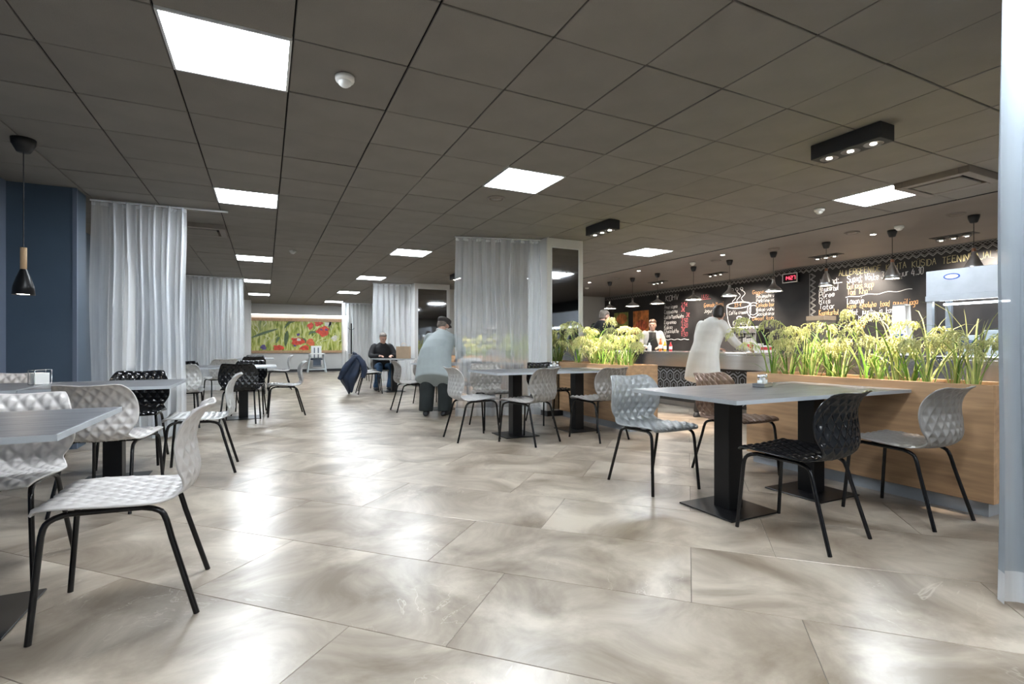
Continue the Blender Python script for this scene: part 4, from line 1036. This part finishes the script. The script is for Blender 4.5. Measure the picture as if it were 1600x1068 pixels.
def hand(mb, wrist, dirv, palm_n, side):
    """palm and five curled fingers from the wrist along dirv; palm faces palm_n"""
    w_, d, pn = Vector(wrist), Vector(dirv).normalized(), Vector(palm_n).normalized()
    ac = d.cross(pn).normalized()*side; pn = ac.cross(d).normalized()*side
    c = w_+d*.05
    rings(mb, [(w_-d*.01, ac*.027, pn*.02), (w_+d*.03, ac*.036, pn*.017), (w_+d*.07, ac*.041, pn*.014), (w_+d*.092, ac*.037, pn*.010)], 10)
    for k, (o, l) in enumerate(((-.028, .062), (-.009, .074), (.010, .068), (.028, .054))):
        b = w_+d*.085+ac*o; p1 = b+d*l*.45+pn*.006; p2 = p1+d*l*.3+pn*l*.2; p3 = p2+d*l*.12+pn*l*.25
        mb.tube([b, p1, p2, p3], [.0095, .009, .008, .006], 8)
    b = w_+d*.028-ac*.03; mb.tube([b, b+d*.028-ac*.022+pn*.01, b+d*.055-ac*.022+pn*.018], [.012, .0105, .007], 8)
def figure(label, loc, rz, J, top, topmat, hem, bot, botmat, hair, extra=None, arm_r=(.055, .048, .04), leg_r=(.095, .075, .06)):
    t = thing('person', label, 'person', loc, math.radians(rz))
    V = Vector
    hd, fc = V(J['head']), V(J['face']).normalized()
    up = V(J.get('up', (0, 0, 1))); up = (up-fc*up.dot(fc)).normalized(); rt = fc.cross(up).normalized()
    sk = MB()
    # head: jaw to crown
    prof = [(-.118, .028, .030, .050), (-.105, .045, .050, .035), (-.075, .058, .075, .015), (-.035, .067, .088, .004), (.01, .074, .095, -.004), (.05, .076, .097, -.008), (.085, .066, .082, -.010), (.108, .043, .055, -.012), (.118, .015, .02, -.012)]
    rings(sk, [(hd+up*z+fc*o, rt*a, fc*b) for z, a, b, o in prof], 18)
    blobe(sk, hd+fc*.098-up*.022, rt*.015, fc*.02, up*.024)               # nose
    blobe(sk, hd+fc*.088+up*.022, rt*.05, fc*.012, up*.010)               # brow
    for s in (-1, 1): blobe(sk, hd+rt*s*.077-up*.012-fc*.004, rt*.010, fc*.018, up*.03)   # ears
    nk = V(J['neck']); limb(sk, [nk-(hd-nk)*.25, lerp(nk, hd, .5)-fc*.012, hd-up*.05-fc*.012], [.062, .054, .052])
    # inner body (under the clothes)
    pel, ch = V(J['pelvis']), V(J['chest']); sp = (nk-pel).normalized(); right = V((1, 0, 0)); fw = sp.cross(right).normalized()*-1
    rings(sk, [(pel-sp*.06, right*.11, fw*.09), (pel, right*.13, fw*.10), (lerp(pel, ch, .5), right*.115, fw*.085), (ch, right*.14, fw*.095), (lerp(ch, nk, .6), right*.12, fw*.07), (nk, right*.05, fw*.05)], 14)
    for s in 'LR':
        sh, el, wr = V(J['sh'+s]), V(J['el'+s]), V(J['wr'+s]); limb(sk, [sh, el, wr], [.045, .036, .026])
        hand(sk, wr, V(J.get('hd'+s, wr-el)), J.get('pn'+s, (0, 0, -1)), 1 if s == 'R' else -1)
        limb(sk, [J['hip'+s], J['kn'+s], J['an'+s]], [.075, .05, .036])
    fuse(sk, 'body', 'skin', t, .0085, 3)
    # top garment
    g = MB(); rings(g, [(V(c), right*a, (fw if i else fw)*b) for i, (c, a, b) in enumerate(top)], 22)
    for s in 'LR':
        sh, el, wr = V(J['sh'+s]), V(J['el'+s]), V(J['wr'+s]); limb(g, [lerp(sh, ch, .25), sh, el, lerp(el, wr, .93)], [.075, arm_r[0]+.012, arm_r[1]+.006, arm_r[2]])
    fuse(g, hem, topmat, t, .012, 4)
    g = MB()
    rings(g, [(pel-sp*.10, right*.12, fw*.10), (pel, right*.155, fw*.12), (pel+sp*.12, right*.14, fw*.11)], 18)
    for s in 'LR':
        limb(g, [J['hip'+s], J['kn'+s], V(J['an'+s])+V((0, 0, -.012))], list(leg_r), 14, True)
    fuse(g, bot, botmat, t, .013, 6)
    for s in 'LR':
        an = V(J['an'+s]); td = V(J.get('toe'+s, (0, 1, 0))); td = td.normalized(); sd = td.cross(V((0, 0, 1)))
        m_ = MB(); z = an.z-.075
        rings(m_, [(V((an.x, an.y, z+.022))-td*.085, sd*.025, V((0, 0, .02))), (V((an.x, an.y, z+.038))-td*.06, sd*.038, V((0, 0, .036))), (V((an.x, an.y, z+.05)), sd*.043, V((0, 0, .048))), (V((an.x, an.y, z+.036))+td*.08, sd*.047, V((0, 0, .034))), (V((an.x, an.y, z+.028))+td*.14, sd*.043, V((0, 0, .026))), (V((an.x, an.y, z+.02))+td*.185, sd*.02, V((0, 0, .016)))], 14)
        m_.build('shoe', 'shoe', t)
    # hair
    if hair:
        h = MB(); hm, low = hair
        rings(h, [(hd+up*z+fc*o, rt*a, fc*b) for z, a, b, o in ((low, .055, .045, -.055), (low+.03, .074, .062, -.045), (.03, .082, .076, -.034), (.062, .085, .101, -.012), (.095, .075, .093, -.010), (.122, .048, .06, -.012), (.134, .015, .02, -.012))], 18)
        fuse(h, 'hair', hm, t, .009, 3)
    for s in (-1, 1):
        e = MB(); blobe(e, hd+fc*.088+rt*s*.031+up*.0, rt*.012, fc*.008, up*.007, 10, 6); e.build('eye', 'eye', t)
    e = MB(); blobe(e, hd+fc*.090-up*.060, rt*.022, fc*.008, up*.006, 10, 6); e.build('mouth', 'lip', t)
    if extra: extra(t, hd, fc, up, rt)
    return t
# 1 bending person with flat cap
def cap_extra(t, hd, fc, up, rt):
    g = MB(); rings(g, [(hd+up*z+fc*o, rt*a, fc*b) for z, a, b, o in ((.030, .083, .102, -.006), (.055, .092, .112, -.008), (.085, .10, .122, -.006), (.115, .09, .112, .0), (.135, .05, .065, .01), (.14, .015, .02, .01))], 22)
    rings(g, [(hd+up*.044+fc*.085, rt*.072, up*.008), (hd+up*.036+fc*.12, rt*.068, up*.006), (hd+up*.026+fc*.15, rt*.045, up*.004)], 14)
    fuse(g, 'flat_cap', 'cap', t, .008, 3)
    g = MB(); c = Vector((.01, .335, 1.262)); pts = [c+Vector((.072*math.cos(a), .07*math.sin(a), .02*math.sin(a*2))) for a in [2*PI*i/20 for i in range(21)]]
    g.tube(pts, .028, 10, False); g.build('scarf', 'scarf', t)
figure('bending person in a grey jacket, black trousers and dark flat cap', (2.27, 7.28, 0), -34,
       dict(head=(.0, .43, 1.345), face=(.45, .85, -.40), neck=(.01, .31, 1.235), chest=(.02, .20, 1.10), pelvis=(0, -.03, .86),
            shL=(-.155, .20, 1.15), elL=(-.25, .36, .95), wrL=(-.17, .60, .86), shR=(.22, .26, 1.13), elR=(.30, .44, .95), wrR=(.18, .64, .85),
            hipL=(-.10, -.02, .82), knL=(-.13, .03, .46), anL=(-.14, -.02, .075), hipR=(.10, -.02, .82), knR=(.13, .05, .46), anR=(.14, .02, .075), toeL=(-.2, 1, 0), toeR=(.2, 1, 0)),
       [((.01, -.11, .525), .285, .15), ((.01, -.11, .53), .29, .155), ((.01, -.10, .62), .28, .16), ((0, -.07, .76), .262, .165), ((0, 0, .92), .245, .16), ((.02, .10, 1.04), .235, .145), ((.03, .19, 1.13), .215, .12), ((.04, .25, 1.20), .16, .09), ((.015, .29, 1.25), .085, .065)],
       'jacket_grey', 'jacket', 'trousers', 'trousers_dark', ('hair_grey', -.05), cap_extra, (.064, .06, .05), (.128, .116, .106))
# 2 person in pale long cardigan at the counter
figure('person in a long pale grey cardigan leaning on the serving counter', (5.70, 5.36, 0), -90,
       dict(head=(.03, .22, 1.49), face=(-.55, .8, -.35), neck=(0, .14, 1.385), chest=(0, .08, 1.2), pelvis=(0, -.02, .92),
            shL=(-.19, .11, 1.33), elL=(-.29, .16, 1.06), wrL=(-.19, .44, .99), shR=(.19, .11, 1.33), elR=(.31, .22, 1.08), wrR=(.27, .50, .985), hdL=(.1, .9, -.1), hdR=(0, .9, -.1),
            hipL=(-.09, -.02, .88), knL=(-.1, .02, .48), anL=(-.11, -.03, .075), hipR=(.09, -.02, .88), knR=(.1, .03, .48), anR=(.11, .02, .075)),
       [((0, -.07, .515), .29, .20), ((0, -.07, .53), .295, .205), ((0, -.06, .72), .265, .19), ((0, -.04, .90), .235, .165), ((0, .01, 1.05), .215, .145), ((0, .07, 1.20), .235, .15), ((0, .11, 1.33), .215, .12), ((0, .13, 1.40), .11, .085), ((0, .15, 1.435), .065, .06)],
       'cardigan', 'cardigan', 'trousers', 'cloth_black', ('hair_dark', -.075), None, (.06, .055, .048), (.10, .08, .07))
# 3 seated person
figure('seated person in a black jacket and blue jeans at the far table', (2.50, 12.27, 0), 180,
       dict(head=(0, .16, 1.21), face=(-.1, .95, -.3), neck=(0, .07, 1.07), chest=(0, .03, .86), pelvis=(0, -.03, .54),
            shL=(-.19, .05, 1.01), elL=(-.28, .16, .80), wrL=(-.14, .42, .80), shR=(.19, .05, 1.01), elR=(.29, .18, .80), wrR=(.14, .42, .80), hdL=(.4, .8, -.05), hdR=(-.4, .8, -.05),
            hipL=(-.1, .0, .53), knL=(-.15, .40, .52), anL=(-.08, .40, .075), hipR=(.1, 0, .53), knR=(.13, .42, .53), anR=(.20, .28, .075)),
       [((0, -.03, .47), .20, .16), ((0, -.03, .60), .205, .16), ((0, 0, .76), .20, .15), ((0, .03, .9), .225, .15), ((0, .05, 1.01), .20, .12), ((0, .06, 1.075), .11, .09), ((0, .07, 1.11), .07, .065)],
       'cloth_black', 'jacket', 'jeans', 'denim', ('hair_grey', -.05), None, (.06, .055, .047), (.085, .07, .06))
# 4 standing person in black at the bar
figure('person in a black hooded top standing at the far end of the bar', (5.74, 7.95, 0), -75,
       dict(head=(0, .10, 1.585), face=(.35, .9, -.2), neck=(0, .04, 1.46), chest=(0, .02, 1.26), pelvis=(0, 0, .95),
            shL=(-.2, .03, 1.39), elL=(-.29, .08, 1.12), wrL=(-.18, .34, 1.06), shR=(.2, .03, 1.39), elR=(.29, .08, 1.12), wrR=(.18, .34, 1.06),
            hipL=(-.09, 0, .9), knL=(-.1, .03, .49), anL=(-.11, 0, .075), hipR=(.09, 0, .9), knR=(.1, .03, .49), anR=(.11, 0, .075)),
       [((0, 0, .86), .20, .15), ((0, 0, .98), .205, .155), ((0, 0, 1.1), .21, .15), ((0, .02, 1.26), .235, .155), ((0, .02, 1.39), .21, .125), ((0, .01, 1.46), .12, .10), ((0, .02, 1.51), .085, .08)],
       'cloth_black', 'hooded_top', 'trousers', 'cloth_black', ('hair_grey', -.06), None, (.062, .056, .048))
# 5 barista
def apron_extra(t, hd, fc, up, rt):
    g = MB(); rings(g, [((0, .035, .62), (.16, 0, 0), (0, .14, 0)), ((0, .035, .95), (.15, 0, 0), (0, .13, 0)), ((0, .05, 1.15), (.11, 0, 0), (0, .11, 0)), ((0, .045, 1.33), (.085, 0, 0), (0, .085, 0))], 18)
    g.build('apron', 'apron', t)
figure('barista with short brown hair in a pale cardigan and black apron', (7.78, 8.85, 0), 140,
       dict(head=(0, .06, 1.49), face=(.15, .97, -.1), neck=(0, .02, 1.365), chest=(0, 0, 1.17), pelvis=(0, 0, .9),
            shL=(-.175, 0, 1.30), elL=(-.25, .06, 1.05), wrL=(-.13, .28, 1.0), shR=(.175, 0, 1.30), elR=(.25, .06, 1.05), wrR=(.13, .28, 1.0),
            hipL=(-.09, 0, .86), knL=(-.1, .03, .47), anL=(-.11, 0, .075), hipR=(.09, 0, .86), knR=(.1, .03, .47), anR=(.11, 0, .075)),
       [((0, -.02, .78), .19, .13), ((0, -.02, .95), .18, .13), ((0, -.01, 1.08), .18, .125), ((0, 0, 1.2), .195, .125), ((0, 0, 1.30), .18, .10), ((0, 0, 1.37), .08, .07)],
       'cardigan', 'cardigan', 'trousers', 'cloth_black', ('hair_brown', -.075), apron_extra, (.052, .047, .04))
